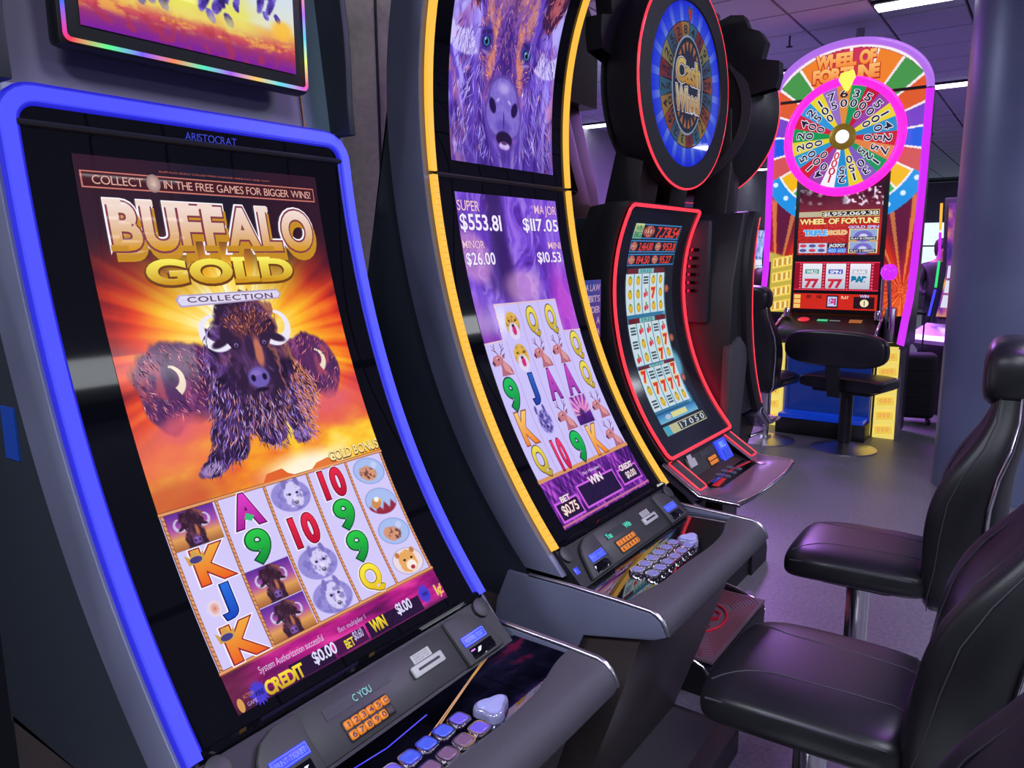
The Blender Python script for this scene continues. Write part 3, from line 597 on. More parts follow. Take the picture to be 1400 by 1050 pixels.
    def sym(t, c, r, col, col2, olc, w=.095):
        gx, gy = cell(c, r); h = ch*.42
        A.text(t, gx-w/2, gy-h, gx+w/2, gy+h, olc, 2, .075, sp=.3).text(t, gx-w/2, gy-h, gx+w/2, gy+h, col, 3, .04, col2=col2, sp=.3)
    Q = ((236, 220, 80), (190, 160, 40), (90, 70, 60)); N9 = ((30, 190, 90), (10, 140, 60), (20, 60, 60)); AA = ((206, 70, 200), (150, 60, 170), (100, 30, 110)); K = ((246, 200, 110), (240, 130, 40), (150, 90, 60)); T10 = ((236, 60, 110), (206, 30, 80), (130, 20, 70)); J = ((40, 100, 200), (30, 60, 160), (20, 20, 90))
    for t, c, r, p in (('Q', 2, -.95, Q), ('Q', 3, -.95, Q), ('Q', 4, 0, Q), ('9', 0, 1, N9), ('J', 1, 1, J), ('A', 2, 1, AA), ('A', 3, 1, AA), ('Q', 4, 1, Q), ('K', 0, 2, K), ('Q', 0, 3, Q), ('10', 1, 3, T10), ('9', 2, 3, N9), ('K', 3, 3, K)): sym(t, c, r, *p)
    for k in range(1, 5): A.line([(k*.2, .327 if k in (2, 3) else T), (k*.2, B_)], .005, (190, 150, 190), 1, asp)
    A.line([(0, .437), (.17, .434), (.17, .327), (.80, .327), (.80, .434), (1, .437)], .008, (226, 190, 200), 1, asp); A.line([(0, B_), (1, B_)], .022, (214, 150, 96), 1, asp)
    P = (236, 190, 220); D = (70, 24, 100)
    for t, a, b, c, d, bo in (('SUPER', .0, .022, .19, .052, .03), ('MAJOR', .74, .018, .985, .047, .03), ('MINOR', .0, .137, .19, .160, .03), ('MINI', .84, .137, .985, .160, .03)): A.text(t, a, b, c, d, P, 3, .012, ol=(D, .03), sp=.12)
    for t, a, b, c, d in (('$553.81', .01, .060, .375, .106), ('$117.05', .60, .062, .985, .102), ('$26.00', .01, .171, .265, .207), ('$10.53', .70, .170, .965, .204)): A.text(t, a, b, c, d, (240, 232, 255), 3, .02, ol=((84, 40, 140), .03), sp=.12)
    for (a, b, c, d) in ((.02, .925, .25, .985), (.28, .905, .70, .980), (.73, .918, .975, .972)): A.rect(a, b, c, d, (206, 96, 226), 1).rect(a+.012, b+.006, c-.012, d-.006, (34, 18, 60), 2)
    A.text('BET', .09, .914, .18, .931, (240, 226, 230), 3, .03, ol=((90, 40, 90), .05)).text('$0.75', .06, .938, .21, .966, (246, 226, 220), 3, .02, ol=((120, 50, 60), .04)).text('WIN', .42, .897, .56, .922, (240, 226, 236), 3, .03, ol=((120, 50, 120), .05))
    A.text('CREDIT', .77, .908, .93, .926, (240, 226, 230), 3, .03, ol=((110, 60, 90), .05)).text('$0.00', .80, .934, .92, .956, (240, 220, 226), 3, .02, ol=((110, 50, 80), .04)).text('Bet Multiplier 1', .40, .876, .60, .886, (226, 196, 236), 3)
    A.line([(.0, .992), (1, .992)], .012, (196, 110, 150), 1, asp)
    return A

def art_bison_face():
    asp = 1.62; A = Art(curved_map(SCH, 2.6, 1.826, .001)); img, x, y = canvas(230, asp)
    cx = .487; wp = fbm(x*5, y*5, 2); n = fbm(x*18+wp*3, y*9+wp*2, 5); an = np.arctan2(y-.95, x-cx); rad = np.hypot(x-cx, y-.95)
    fr_ = vnoise(an*26+wp*5+40, rad*9+wp*4, 8)*.6+vnoise(an*60+wp*8+90, rad*16, 9)*.4; fine = vnoise(x*95+wp*12, y*40+wp*9, 12)
    img[:] = ramp(y/asp, [(0, (120, 90, 190)), (.5, (182, 172, 250)), (1, (150, 130, 240))])
    # mane: long strands falling from the cheeks
    st = vnoise((x-cx)*20+np.sign(x-cx)*(y-.6)*4+wp*3+70, y*2.2+wp*2, 15)*.65+vnoise((x-cx)*60+np.sign(x-cx)*(y-.6)*9+wp*5+70, y*5, 17)*.35
    d = np.minimum(eld(x, y, .5, 1.36, .60, .74)+(n-.5)*.25, eld(x, y, .5, .52, .34, .42)+(n-.5)*.25); m = sm(1.04, .94, d)
    over(img, m, (104, 70, 196)); over(img, m*sm(.5, .72, st)*.85, (158, 136, 246)); over(img, m*sm(.45, .25, st)*.85, (56, 30, 122)); over(img, m*sm(.66, .8, st)*.5, (206, 190, 252))
    over(img, m*sm(.30, .46, np.abs(x-.5))*sm(.4, .65, n)*.6, (214, 130, 150)); over(img, m*sm(1.25, 1.5, y)*.35, (50, 26, 110))
    for f in (-1, 1):   # horns, ears
        horn(img, x, y, .5+f*.40, .84, .19, -75, 120, .075, .2, f, (206, 194, 252)); over(img, sm(1, .3, eld(x, y, .5+f*.52, .88, .05, .12))*.5, (150, 130, 220))
        over(img, sm(1.05, .85, eld(x, y, .5+f*.40, .66, .10, .20, f*24)+(n-.5)*.5), (62, 28, 70)); over(img, sm(1, .4, eld(x, y, .5+f*.40, .68, .055, .13, f*24)+(fine-.5)*.6)*.8, (206, 104, 110))
    # face planes
    face = eld(x, y, cx, 1.0, .255, .56)+(n-.5)*.16; fm = sm(1.02, .86, face); over(img, fm, (108, 64, 166)); over(img, fm*sm(.5, .75, fr_)*.6, (158, 110, 206)); over(img, fm*sm(.45, .25, fr_)*.6, (60, 34, 110))
    over(img, sm(1, .35, eld(x, y, cx, .62, .24, .26)+(fr_-.5)*.7)*.85, (222, 146, 122)); over(img, sm(1, .3, eld(x, y, cx+.01, .60, .085, .34)+(fr_-.5)*.7)*.9, (76, 42, 112)); over(img, sm(1, .4, eld(x, y, cx, .45, .3, .14)+(fr_-.5)*.8)*.7, (70, 36, 90))
    for f in (-1, 1):
        over(img, sm(1, .3, eld(x, y, cx+f*.135, 1.02, .05, .26, f*-6)+(fine-.5)*.7)*.85, (232, 140, 104)); over(img, sm(1, .3, eld(x, y, cx+f*.20, .80, .05, .15, f*14)+(fine-.5)*.5)*.6, (236, 160, 110)); over(img, sm(1, .4, eld(x, y, cx+f*.215, 1.05, .045, .17))*.6, (66, 40, 140))
    over(img, sm(1, .25, eld(x, y, cx, 1.0, .10, .25)+(fine-.5)*.6), (64, 34, 128)); over(img, sm(1, .4, eld(x, y, cx, .98, .1, .25))*sm(.55, .8, fine)*.55, (170, 100, 150))
    for ex, ey in ((.295, .993), (.679, .996)):
        f = -1 if ex < .5 else 1
        over(img, sm(1, .5, eld(x, y, ex-f*.01, ey-.01, .075, .09, f*12))*.9, (66, 48, 150)); over(img, sm(1, .7, eld(x, y, ex, ey, .044, .034, f*10)), (22, 26, 80)); over(img, sm(1, .7, eld(x, y, ex, ey, .030, .026)), (70, 130, 180)); over(img, sm(1, .6, eld(x, y, ex, ey, .017, .019)), (8, 6, 20)); over(img, sm(1, .4, eld(x, y, ex-.010, ey-.010, .007, .007)), (240, 240, 255))
        over(img, sm(1, .6, eld(x, y, ex, ey-.045, .06, .014, f*14))*.7, (44, 24, 84)); over(img, sm(1, .5, eld(x, y, ex, ey+.055, .05, .012, f*-10))*.6, (170, 150, 236))
    # muzzle
    mz = np.minimum(eld(x, y, cx, 1.26, .15, .13), np.minimum(eld(x, y, cx-.065, 1.34, .11, .125), eld(x, y, cx+.065, 1.34, .11, .125))); mm = sm(1.05, .9, mz)
    over(img, mm, (122, 100, 202)); over(img, mm*sm(.45, .7, fine)*.25, (166, 146, 226)); over(img, sm(1, .2, eld(x, y, cx, 1.20, .085, .045))*.8, (186, 168, 238)); over(img, mm*sm(.80, .98, mz)*.7, (62, 38, 122)); over(img, sm(1, .4, eld(x, y, cx, 1.40, .1, .05))*.6, (84, 60, 170))
    for f in (-1, 1):
        over(img, sm(1, .7, eld(x, y, cx+f*.105, 1.30, .034, .050, f*28)), (34, 16, 76)); over(img, sm(1, .4, eld(x, y, cx+f*.055, 1.265, .025, .012, f*24))*.7, (206, 190, 246))
    over(img, sm(1, .4, eld(x, y, cx, 1.37, .009, .065)), (64, 40, 134)); over(img, sm(1, .8, eld(x, y, cx, 1.465, .085, .046)), (34, 16, 58)); over(img, sm(1, .65, eld(x, y, cx, 1.502, .062, .026)), (206, 184, 244)); over(img, sm(1, .5, eld(x, y, cx, 1.488, .038, .012)), (92, 50, 120)); over(img, sm(1, .3, eld(x, y, cx, 1.56, .10, .06)+(st-.5)*.6)*.6, (70, 44, 140))
    A.grid(img)
    sg = lambda X: np.sign(X-cx)
    ex_ = lambda X, Y: (eld(X, Y, .295, .993, .06, .055) > 1) & (eld(X, Y, .679, .996, .06, .055) > 1) & (eld(X, Y, cx, 1.35, .20, .21) > 1)
    fur(A, asp, (.0, .9, 1., 1.6), lambda X, Y: (eld(X, Y, .5, 1.36, .58, .72) < 1) & ex_(X, Y) & (eld(X, Y, cx, 1.0, .2, .5) > 1), lambda X, Y: PI/2+(X-cx)*-.9+.35*np.sin(X*38+Y*6), 1700, pick([(.25, (60, 34, 126)), (.5, (100, 68, 190)), (.75, (146, 122, 238)), (.94, (178, 158, 248)), (1, (206, 136, 180))]), .085, .006, .3, 3)
    fur(A, asp, (.2, .35, .78, 1.2), lambda X, Y: (eld(X, Y, cx, .92, .24, .5) < 1) & ex_(X, Y), lambda X, Y: np.arctan2(Y-1.22, X-cx), 1500, lambda X, Y, t: next(c for k, c in ([(.3, (70, 38, 120)), (.6, (112, 66, 150)), (.85, (160, 104, 170)), (1, (214, 150, 160))] if abs(X-cx) < .085 or Y > 1.12 else [(.3, (222, 140, 108)), (.6, (190, 106, 110)), (.85, (136, 76, 136)), (1, (238, 180, 140))]) if t <= k), .036, .0048, .4, 4)
    for f in (-1, 1): fur(A, asp, (.5+f*.4-.2, .42, .5+f*.4+.2, .92), lambda X, Y, f=f: eld(X, Y, .5+f*.40, .66, .10, .20, f*24) < 1.05, lambda X, Y, f=f: PI/2+f*.4+0*X, 260, pick([(.4, (44, 20, 56)), (.7, (84, 40, 84)), (1, (206, 110, 120))]), .06, .008, .4, 9)
    return A

def art_stampede(mp):
    asp = .86; A = Art(mp); img, x, y = canvas(190, asp); v = y/asp; wp = fbm(x*6, y*6, 2); n = fbm(x*7, y*7, 3); n2 = fbm(x*34+wp*5, y*22+wp*4, 6)
    img[:] = ramp(v, [(0, (170, 190, 250)), (.5, (206, 222, 252)), (.76, (226, 226, 206)), (.80, (232, 170, 90)), (.88, (206, 80, 90)), (.93, (150, 50, 120)), (1, (120, 30, 160))])
    over(img, sm(.78, .82, v)*sm(.93, .88, v)*sm(.45, .65, fbm(x*20, y*60, 9))*.8, (240, 180, 80)); over(img, sm(.80, .90, v)*sm(.5, .7, n2)*.6, (176, 50, 70))
    over(img, sm(1, .2, eld(x, y, .40, .64, .5, .13)+(n-.5)*.8)*.95, (232, 226, 80)); over(img, sm(1, .2, eld(x, y, .12, .62, .25, .10)+(n-.5)*.8)*.8, (250, 190, 60))
    for bx, by, s in ((.42, .34, .22), (.74, .36, .16), (.08, .36, .2)):
        d = np.minimum(eld(x, y, bx, by, s, s*.9), eld(x, y, bx+s*.55, by+s*.55, s*.36, s*.55, -25))
        for lx in (-.75, -.35, .5, .85): d = np.minimum(d, np.minimum(eld(x, y, bx+lx*s, by+s*1.15, s*.12, s*.42, lx*30), eld(x, y, bx+lx*s*1.15+.01, by+s*1.55, s*.09, s*.16, -30)))
        m = sm(1.05, .93, d+(n2-.5)*.4); over(img, m, (84, 62, 168)); over(img, m*sm(.48, .7, n2)*.8, (140, 124, 222)); over(img, m*sm(.46, .3, n2)*.8, (38, 22, 88))
    over(img, sm(1, .1, eld(x, y, .45, .70, .5, .06)+(n-.5)*1.1)*.75, (236, 226, 120)); over(img, sm(1, .3, eld(x, y, .93, .66, .09, .06)+(n-.5)*.6)*.9, (250, 190, 60))
    A.grid(img); return A

_btn = {}
def make_button(parent, loc, capm, key):
    """button part with chrome rim and lit cap, mesh shared between alike buttons"""
    if key not in _btn:
        b = MB(); R = []
        o = rrect(.038, .036, .010, 3)
        for sc, h in ((1.0, 0), (1.0, .007), (.92, .011), (.78, .011), (.76, .007)): R.append([(p[0]*sc, p[1]*sc, h) for p in o])
        rim = b.rings(R).obj('button_rim', M_CHROME, parent, 50)
        R = [[(p[0]*sc*.76, p[1]*sc*.76, h) for p in o] for sc, h in ((1, .004), (1, .010), (.9, .0125), (.5, .0135))]
        cap = MB().rings(R).obj('button', capm, parent, 60); rim.parent = cap; cap.location = loc; _btn[key] = cap; return cap
    return dup(_btn[key], loc, parent)

_key = {}
def make_key(parent, loc, rot, t, on=True):
    k = ('k', on)
    if k not in _key:
        p = rrect(.0145, .0145, .003, 2); R = [[(a*s_, b_*s_, h) for a, b_ in p] for s_, h in ((1, 0), (1, .003), (.85, .0042))]
        o = MB().rings(R).obj('key', M_AMBER if on else M_GREYPL, parent, 50); _key[k] = o.data; o.location = loc; o.rotation_euler = rot
    else:
        o = bpy.data.objects.new('key', _key[k]); COL.objects.link(o); o.parent = parent; o.location = loc; o.rotation_euler = rot
    if t:
        if t not in _key:
            A = Art(lambda u, v, h: np.stack([-.0045+.009*u, .0045-.009*v, .0044+h], 1), .0001); A.text(t, .05, 0, .95, 1, (70, 20, 4), 0, .02); d = A.build('key_digit', M_PRINT, o); _key[t] = d.data
        else:
            d = bpy.data.objects.new('key_digit', _key[t]); COL.objects.link(d); d.parent = o
    return o

def video_cabinet(cx, W, kind, label):
    root = thing('slot_machine', label, 'slot machine', (cx, YO, 0), 0, 'curved video slot machines in the row')
    zb, seam, zt = .857, 1.785, (1.835 if kind == 1 else 2.62)
    hw = W/2; Z = np.linspace(.80, zt+.012, 40); P = prof(Z)
    # shells
    front = [(p+.012, z) for p, z in zip(P, Z)]; back = [(p+.125, z) for p, z in zip(P, Z)][::-1]
    MB().prism(front+back, -hw-.02, hw+.02).obj('side_shell', M_PANEL, root, 30, bevel=.004)
    f2 = [(p+.125, z) for p, z in zip(P, Z)]
    MB().prism(f2+[(prof(zt)+.24, zt+.012), (.36, 1.5), (.36, .7), (P[0]+.125, .7)], -hw-.012, hw+.012).obj('rear_housing', M_NAVY, root, 30, bevel=.004)
    # glass
    def sheet(z0, z1, x0, x1, off, name, m, nz=110):
        zz = np.linspace(z0, z1, nz); n = pn(zz); v = []
        for xx in (x0, x1): v += list(zip([xx]*nz, prof(zz)+n[1]*off, zz+n[2]*off))
        return mesh_obj(name, v, [(i, i+nz, i+nz+1, i+1) for i in range(nz-1)], m, root, 60)
    sheet(zb, seam-.004, -hw+.013, hw-.013, 0, 'screen_glass', M_GLASS)
    sheet(seam+.004, zt, -hw+.013, hw-.013, 0, 'upper_glass', M_GLASS)
    MB().tube([(-hw+.01, prof(seam)-.001, seam), (hw-.01, prof(seam)-.001, seam)], .006, 8).obj('glass_joint', M_BLACK, root)
    # edge lights
    def strip(path, m, name, w_=.026):
        nn = [tuple(pn(np.array(p[1]))) for p in path]; pts = [(p[0], float(prof(p[1])), p[1]) for p in path]
        return MB().ribbon(pts, nn, w_, .009).obj(name, m, root, 40)
    if kind == 1:
        zl = list(np.linspace(zb, zt-.05, 24)); path = [(-hw, z) for z in zl]
        r = .045
        for k in range(1, 7): q = PI/2*k/6; path.append((-hw+r-r*math.cos(q), zt-.05+r*math.sin(q)))
        path += [(-hw+r+(2*hw-2*r)*k/8, zt-.05+r) for k in range(1, 8)]
        for k in range(0, 7): q = PI/2*k/6; path.append((hw-r+r*math.sin(q), zt-.05+r*math.cos(q)))
        path += [(hw, z) for z in zl[::-1]]
        nn_ = [tuple(pn(np.array(p[1]))) for p in path]; MB().ribbon([(p[0], float(prof(p[1])), p[1]) for p in path], nn_, .036, .004).obj('light_channel', M_BLUEEDGE, root, 40)
        tag(strip(path, M_BLUELED, 'blue_edge_light'), 'glowing blue edge light running round the screen')
    else:
        for s_ in (-1, 1):
            strip([(s_*hw, z) for z in np.linspace(zb, seam-.004, 26)], M_GOLDLED, 'gold_edge_light', .026)
            strip([(s_*hw, z) for z in np.linspace(seam+.006, zt, 22)], M_GOLDLED, 'gold_edge_light', .026)
            for z0, z1, N in ((zb, seam-.004, 62),):
                bb = MB()
                for z in np.linspace(z0, z1, N): n = pn(np.array(z)); bb.box((s_*hw, float(prof(z))+n[1]*.0085, z+n[2]*.0085), (.019, .004, .0015))
                tag(bb.obj('light_divider', M_GOLDCELL, root, 0), kind='stuff')
    # screens
    if kind == 1: tag(art_bison_gold().build('main_screen', M_SCREEN, root, 30), 'bright screen with a bison herd, flames and five reels')
    else:
        tag(art_bison_link().build('main_screen', M_SCREEN, root, 26), 'lilac screen with jackpot amounts and reel symbols')
        tag(art_bison_face().build('upper_screen', M_SCREEN, root), 'upper screen showing a purple bison face')
    # rail under the screen and the sloping control panel
    A0 = np.array([0, .945-YO, .857]); D = np.array([0, -.07, -.067]); D /= np.linalg.norm(D); NN = np.array([0, -.6915, .7224])
    ang = math.atan2(-.6915, .7224); rx = PI/2-math.atan2(.7224, .6915)   # panel tilt
    def pp(a, d, n=0): p = A0+D*d+NN*n; return (a, p[1], p[2])
    ROT = Matrix((( 1, 0, 0), (0, -D[1], NN[1]), (0, -D[2], NN[2])))   # columns: x, up-slope, normal
    EU = ROT.to_euler()
    def slab(poly, h0, h1, name, m, bevel=0.):   # poly in (x, d)
        b = MB(); n_ = len(poly); b.add([pp(x, d, h0) for x, d in poly]+[pp(x, d, h1) for x, d in poly], [tuple(range(n_))[::-1], tuple(range(n_, 2*n_))]+[(i, (i+1) % n_, (i+1) % n_+n_, i+n_) for i in range(n_)])
        return b.obj(name, m, root, 35, bevel=bevel)
    MB().tube([(-hw+.004, A0[1]+.004, .858), (hw-.004, A0[1]+.004, .858)], .010, 10).obj('lower_rail', M_GLASS, root)
    slab([(-hw, .0), (hw, .0), (hw, .118), (-hw, .118)], -.05, 0, 'control_panel', M_BLACK)
    slab([(-.168, .012), (.19, .012), (.19, .110), (-.168, .110)], 0, .005, 'centre_plate', M_PLATE, .001)
    for s_, nm in ((-1, 0), (1, 1)):
        x0, x1 = (.192, .305) if s_ > 0 else (-.285, -.170)
        xi, xo = (x0, x1) if s_ > 0 else (x1, x0); sg = s_
        poly = [(xi, .012), (xi+sg*.045, .012), (xi+sg*.075, .024), (xi+sg*.092, .045), (xo, .112), (xi, .112)]
        slab(poly if s_ > 0 else poly[::-1], 0, .012, 'end_cap', M_GREYPL, .004)
        lx = (xi+sg*.012, xi+sg*.082)
        slab(sorted_poly(lx, .056, .078), .012, .0145, 'ticket_label', M_BLUEGLOW, .002)
        A = Art(plane_map(pp(min(lx), .056, .0148), (abs(lx[1]-lx[0]), 0, 0), D*.022, NN), .0002); t = 'INSERT BILL/TICKET' if s_ > 0 else 'PRINT-TICKET'
        A.text(t, .1, .3, .9, .72, (120, 140, 255), 1, .01).line([(.03, .12), (.97, .12), (.97, .88), (.03, .88)], .02, (110, 130, 255), 1, .31, True)
        A.build('label_print', M_LITPRINT, root)
        slab(sorted_poly((xi+sg*.018, xi+sg*.088), .083, .106), .012, .0135, 'ticket_mouth', M_GLASS, .001)
        so = MB().lathe([(.0, .0), (.021, 0), (.021, .004), (.018, .005)], 24).obj('speaker', M_PLATE, root); so.location = pp(s_*(hw-.024), .024, .001); so.rotation_euler = EU
    # display, keypad, card slot
    slab([(-.128, .031), (.020, .031), (.020, .051), (-.128, .051)], .005, .0062, 'display_window', mat('dark_lcd', srgb(40, 46, 48), .45))
    A = Art(plane_map(pp(-.128, .031, .0065), (.148, 0, 0), D*.020, NN), .0002)
    if kind == 1: A.text('C YOU', .42, .2, .70, .85, (100, 190, 190), 1)
    else: A.text('You', .02, .1, .20, .9, (90, 230, 200), 1, .03).text('Win', .72, .1, .95, .9, (90, 230, 200), 1, .03)
    A.build('display_text', M_LITPRINT, root)
    slab([(-.109, .063), (-.006, .063), (-.006, .102), (-.109, .102)], .005, .0075, 'keypad_base', M_BLACK, .001)
    for i, t in enumerate(['1', '2', '3', '4', '5', 'C', '6', '7', '8', '9', '0', 'E']):
        make_key(root, pp(-.100+.017*(i % 6), .0735+.0185*(i//6), .0075), EU, t, not (kind == 1 and i == 11))
    slab([(.067, .052), (.150, .052), (.150, .074), (.067, .074)], .005, .013, 'card_reader', M_WHITEPL, .003)
    slab([(.080, .060), (.138, .060), (.138, .065), (.080, .065)], .013, .0134, 'card_slot', M_BLACK)
    slab([(.084, .033), (.133, .033), (.133, .050), (.084, .050)], .005, .006, 'card_notice', M_WHITEPL)
    A = Art(plane_map(pp(.084, .033, .0062), (.049, 0, 0), D*.017, NN), .0002)
    for k, t in enumerate(('PLEASE', 'INSERT CARD', 'FACE UP')): A.text(t, .12, .12+.28*k, .88, .30+.28*k, (110, 110, 112), 1)
    A.build('notice_text', M_PRINT, root)
    slab([(-hw+.012, .062), (-hw+.030, .062), (-hw+.030, .080), (-hw+.012, .080)], 0, .002, 'charging_port', M_BLUEGLOW, .001)
    # deck
    y = lambda a: a-YO
    cheek = [(1.065, .787), (.885, .788), (.671, .781), (.645, .765), (.628, .735), (.66, .719), (.842, .677), (.877, .595), (.95, .46), (1.13, .46), (1.10, .70)]
    for s_ in (-1, 1):
        x0, x1 = sorted((s_*(hw+.021), s_*(hw+.034)))
        MB().prism([(y(a), b_) for a, b_ in cheek], x0, x1).obj('deck_side', M_PANEL, root, 30, bevel=.003)
        pth = [(s_*(hw+.0275), y(a), b_+.002) for a, b_ in [(1.0, .787), (.885, .789), (.75, .786), (.671, .782), (.655, .776), (.643, .766), (.634, .752), (.628, .735)]]
        MB().tube(pth, .0062, 8).obj('trim', M_SATIN, root, 60)
    MB().prism([(y(1.05), .772), (y(.70), .772), (y(.66), .72), (y(.842), .68), (y(1.05), .60)], -hw-.02, hw+.02).obj('deck_body', M_BLACK, root)
    ny = 26; rows = []
    inner = lambda xx: .715+.022*sm(.55, 1., np.abs(xx)/hw)-.012*math.exp(-(xx/hw-.3)**2*6)
    gv, gf = [], []
    xs = np.linspace(-hw-.02, hw+.02, 31)
    for xx in xs: gv += [(xx, y(.872), .7765), (xx, y(float(inner(xx))), .7765)]
    mesh_obj('deck_glass', gv, [(2*i, 2*i+1, 2*i+3, 2*i+2) for i in range(30)], M_DECKGLASS, root)
    R = []
    for xx in xs:
        yi = float(inner(xx)); R.append([(xx, y(yi), .774), (xx, y(yi), .784), (xx, y(yi-.006), .787), (xx, y(.665), .783), (xx, y(.645), .774), (xx, y(.631), .757), (xx, y(.625), .740), (xx, y(.630), .726), (xx, y(.66), .716), (xx, y(.70), .712)])
    MB().rings(R).obj('armrest', M_ARM, root, 50)
    if kind == 1:
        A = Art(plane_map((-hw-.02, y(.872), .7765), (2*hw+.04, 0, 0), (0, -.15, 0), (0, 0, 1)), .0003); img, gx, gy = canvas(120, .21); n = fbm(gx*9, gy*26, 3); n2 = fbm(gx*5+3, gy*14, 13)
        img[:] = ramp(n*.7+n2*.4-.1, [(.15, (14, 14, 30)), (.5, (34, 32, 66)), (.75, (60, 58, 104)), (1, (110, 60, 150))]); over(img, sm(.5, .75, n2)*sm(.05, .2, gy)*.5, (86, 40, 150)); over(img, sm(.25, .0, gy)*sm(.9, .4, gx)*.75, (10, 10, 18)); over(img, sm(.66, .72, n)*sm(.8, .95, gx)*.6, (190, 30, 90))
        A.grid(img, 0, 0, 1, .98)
        for off in (0, .03): A.line([(.02+off, 1.0), (.3+off, .78), (.52, .50+off), (.72+off*.3, .22), (.86, .02+off)], .004, (176, 130, 70), 1, .22)
        A.line([(.05, .12), (.4, .30), (.55, .25)], .004, (50, 50, 220), 1, .22)
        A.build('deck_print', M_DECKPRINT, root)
    capm = [mat('violet_cap', (.03, .02, .2), .2, emit=(.16, .11, .72), es=.8), mat('blue_cap', (.02, .03, .2), .2, emit=(.06, .11, .78), es=.8), mat('mauve_cap', (.1, .05, .1), .25, emit=(.13, .07, .16), es=.7), mat('lilac_cap', (.12, .12, .25), .2, emit=(.12, .11, .36), es=.8)]
    sp_ = .0415 if kind == 1 else .045; y1, y2 = (.770, .726) if kind == 1 else (.797, .753)
    for r in range(2):
        for i in range(6):
            xx = .048-sp_*(5-i) if kind == 1 else .055-sp_*(5-i)
            ci = (3 if kind == 2 else ((0 if i == 5 else (1 if i > 1 else 0)) if r == 0 else (0 if i == 5 else 2)))
            make_button(root, (xx, y(y1 if r == 0 else y2), .7768), capm[ci], (kind, ci))
    # big rounded-triangle button
    tri = []
    for q in np.linspace(0, 2*PI, 36, endpoint=False): rr = .030*(1+.20*math.cos(3*q)); tri.append((rr*math.cos(q)*1.12, rr*math.sin(q)*.9))
    o = MB().rings([[(a*s_, b_*s_, h) for a, b_ in tri] for s_, h in ((1, 0), (1, .010), (.93, .016), (.8, .017))]).obj('spin_button_rim', mat('smoky_clear', srgb(150, 150, 190), .1, .3), root, 60); o.location = (.107 if kind == 1 else .1, y(.742 if kind == 1 else .768), .7768)
    MB().rings([[(a*s_, b_*s_, h) for a, b_ in tri] for s_, h in ((.8, .015), (.78, .019), (.6, .021))]).obj('spin_button', mat('pale_cap', (.2, .2, .4), .15, emit=(.22, .23, .52), es=.75), o, 60)
    # lower cabinet and footrest
    MB().prism([(y(1.05), .70), (y(.70), .702), (y(.745), .55), (y(.90), .09), (y(1.55), .09), (y(1.55), .72)], -hw-.012, hw+.012).obj('belly_door', M_BROWN, root, 30, bevel=.004)
    MB().box((0, y(1.12), .05), (W+.06, .88, .10)).obj('footrest', M_BLACK, root, bevel=.012)
    MB().box((.05, y(.84), .1005), (W-.1, .2, .003)).obj('footrest_mat', M_GREYPL, root)
    if kind == 1: MB().box((-hw-.0135, 1.40-YO, 1.29), (.003, .05, .09)).obj('side_sign', mat('blue_sign', srgb(20, 50, 130), .4, emit=srgb(10, 36, 90), es=.6), root)  # blue sign farther back, moved onto this cabinet's side with a faint glow
    if kind == 1:   # signboard tower behind a small monitor
        zz = np.linspace(1.84, 2.75, 14); fy = lambda z: 1.352-YO+.12*(z-1.84)
        MB().prism([(fy(z), z) for z in zz]+[(fy(z)+.10, z) for z in zz[::-1]], -hw+.0, hw-.0).obj('tower', mat('tower_grey', srgb(112, 104, 132), .5), root, 30)
        MB().prism([(fy(z)-.003, z) for z in zz]+[(fy(z)+.10, z) for z in zz[::-1]], hw-.075, hw-.004).obj('tower_panel', mat('tower_teal', srgb(86, 104, 118), .45), root, 30)
        MB().tube([(hw-.077, fy(z)-.004, z) for z in zz], .0015, 6).obj('tower_line', mat('orange_line', srgb(190, 110, 60), .4), root)
        for s_ in (-1, 1):
            x0, x1 = sorted((s_*(hw-.004), s_*(hw+.014))); MB().prism([(fy(z)-.095+.04*(z-1.84)+.03*math.exp(-((z-1.84)/.15)**2), z) for z in zz]+[(fy(z)+.16, z) for z in zz[::-1]], x0, x1).obj('tower_wing', M_NAVY, root, 30, bevel=.003)
        # monitor with rainbow rim
        mw, z0, z1, yf = .245, 1.905, 2.30, 1.285-YO
        MB().box((-.019, yf+.022, (z0+z1)/2), (2*mw, .04, z1-z0)).obj('monitor', M_BLACK, root, bevel=.012)
        tag(art_stampede(plane_map((-.019-mw+.035, yf-.001, z1-.035), (2*mw-.07, 0, 0), (0, 0, -(z1-z0-.07)), (0, -1, 0))).build('monitor_screen', M_SCREEN, root), 'monitor picture of running bison on a yellow plain')
        A = Art(lambda u, v, h: np.stack([-.019+u, np.full(len(u), yf-.002)-h, v], 1)); q = np.array(rrect(2*mw-.012, z1-z0-.012, .012, 4)); qi = np.array(rrect(2*mw-.026, z1-z0-.026, .007, 4))
        cor = [q, qi]; M_ = []
        pts = [[], []]
        for a in (0, 1):
            p = cor[a]; n_ = len(p)
            for i in range(n_):
                for k in range(8): pts[a].append(p[i]*(1-k/8)+p[(i+1) % n_]*k/8)
        n_ = len(pts[0]); P2 = np.array(pts[0]+pts[1])+[0, (z0+z1)/2]; rb = [(70, 110, 255), (150, 90, 255), (240, 60, 190), (250, 60, 90), (250, 200, 80), (230, 255, 120), (80, 255, 150), (60, 210, 255)]
        arc = np.concatenate([[0], np.cumsum(np.hypot(*np.diff(np.array(pts[0]), axis=0).T))]); 
        cc = np.array([ramp(np.array((a*6.2) % 1.), [(k/8, rb[k % 8]) for k in range(9)]) for a in arc]); cc = lin(np.vstack([cc, cc]))
        A.raw(P2, [(i, (i+1) % n_, (i+1) % n_+n_, i+n_) for i in range(n_)], cc, 0); tag(A.build('rainbow_rim', M_LITPRINT, root), 'thin rainbow light round the monitor')
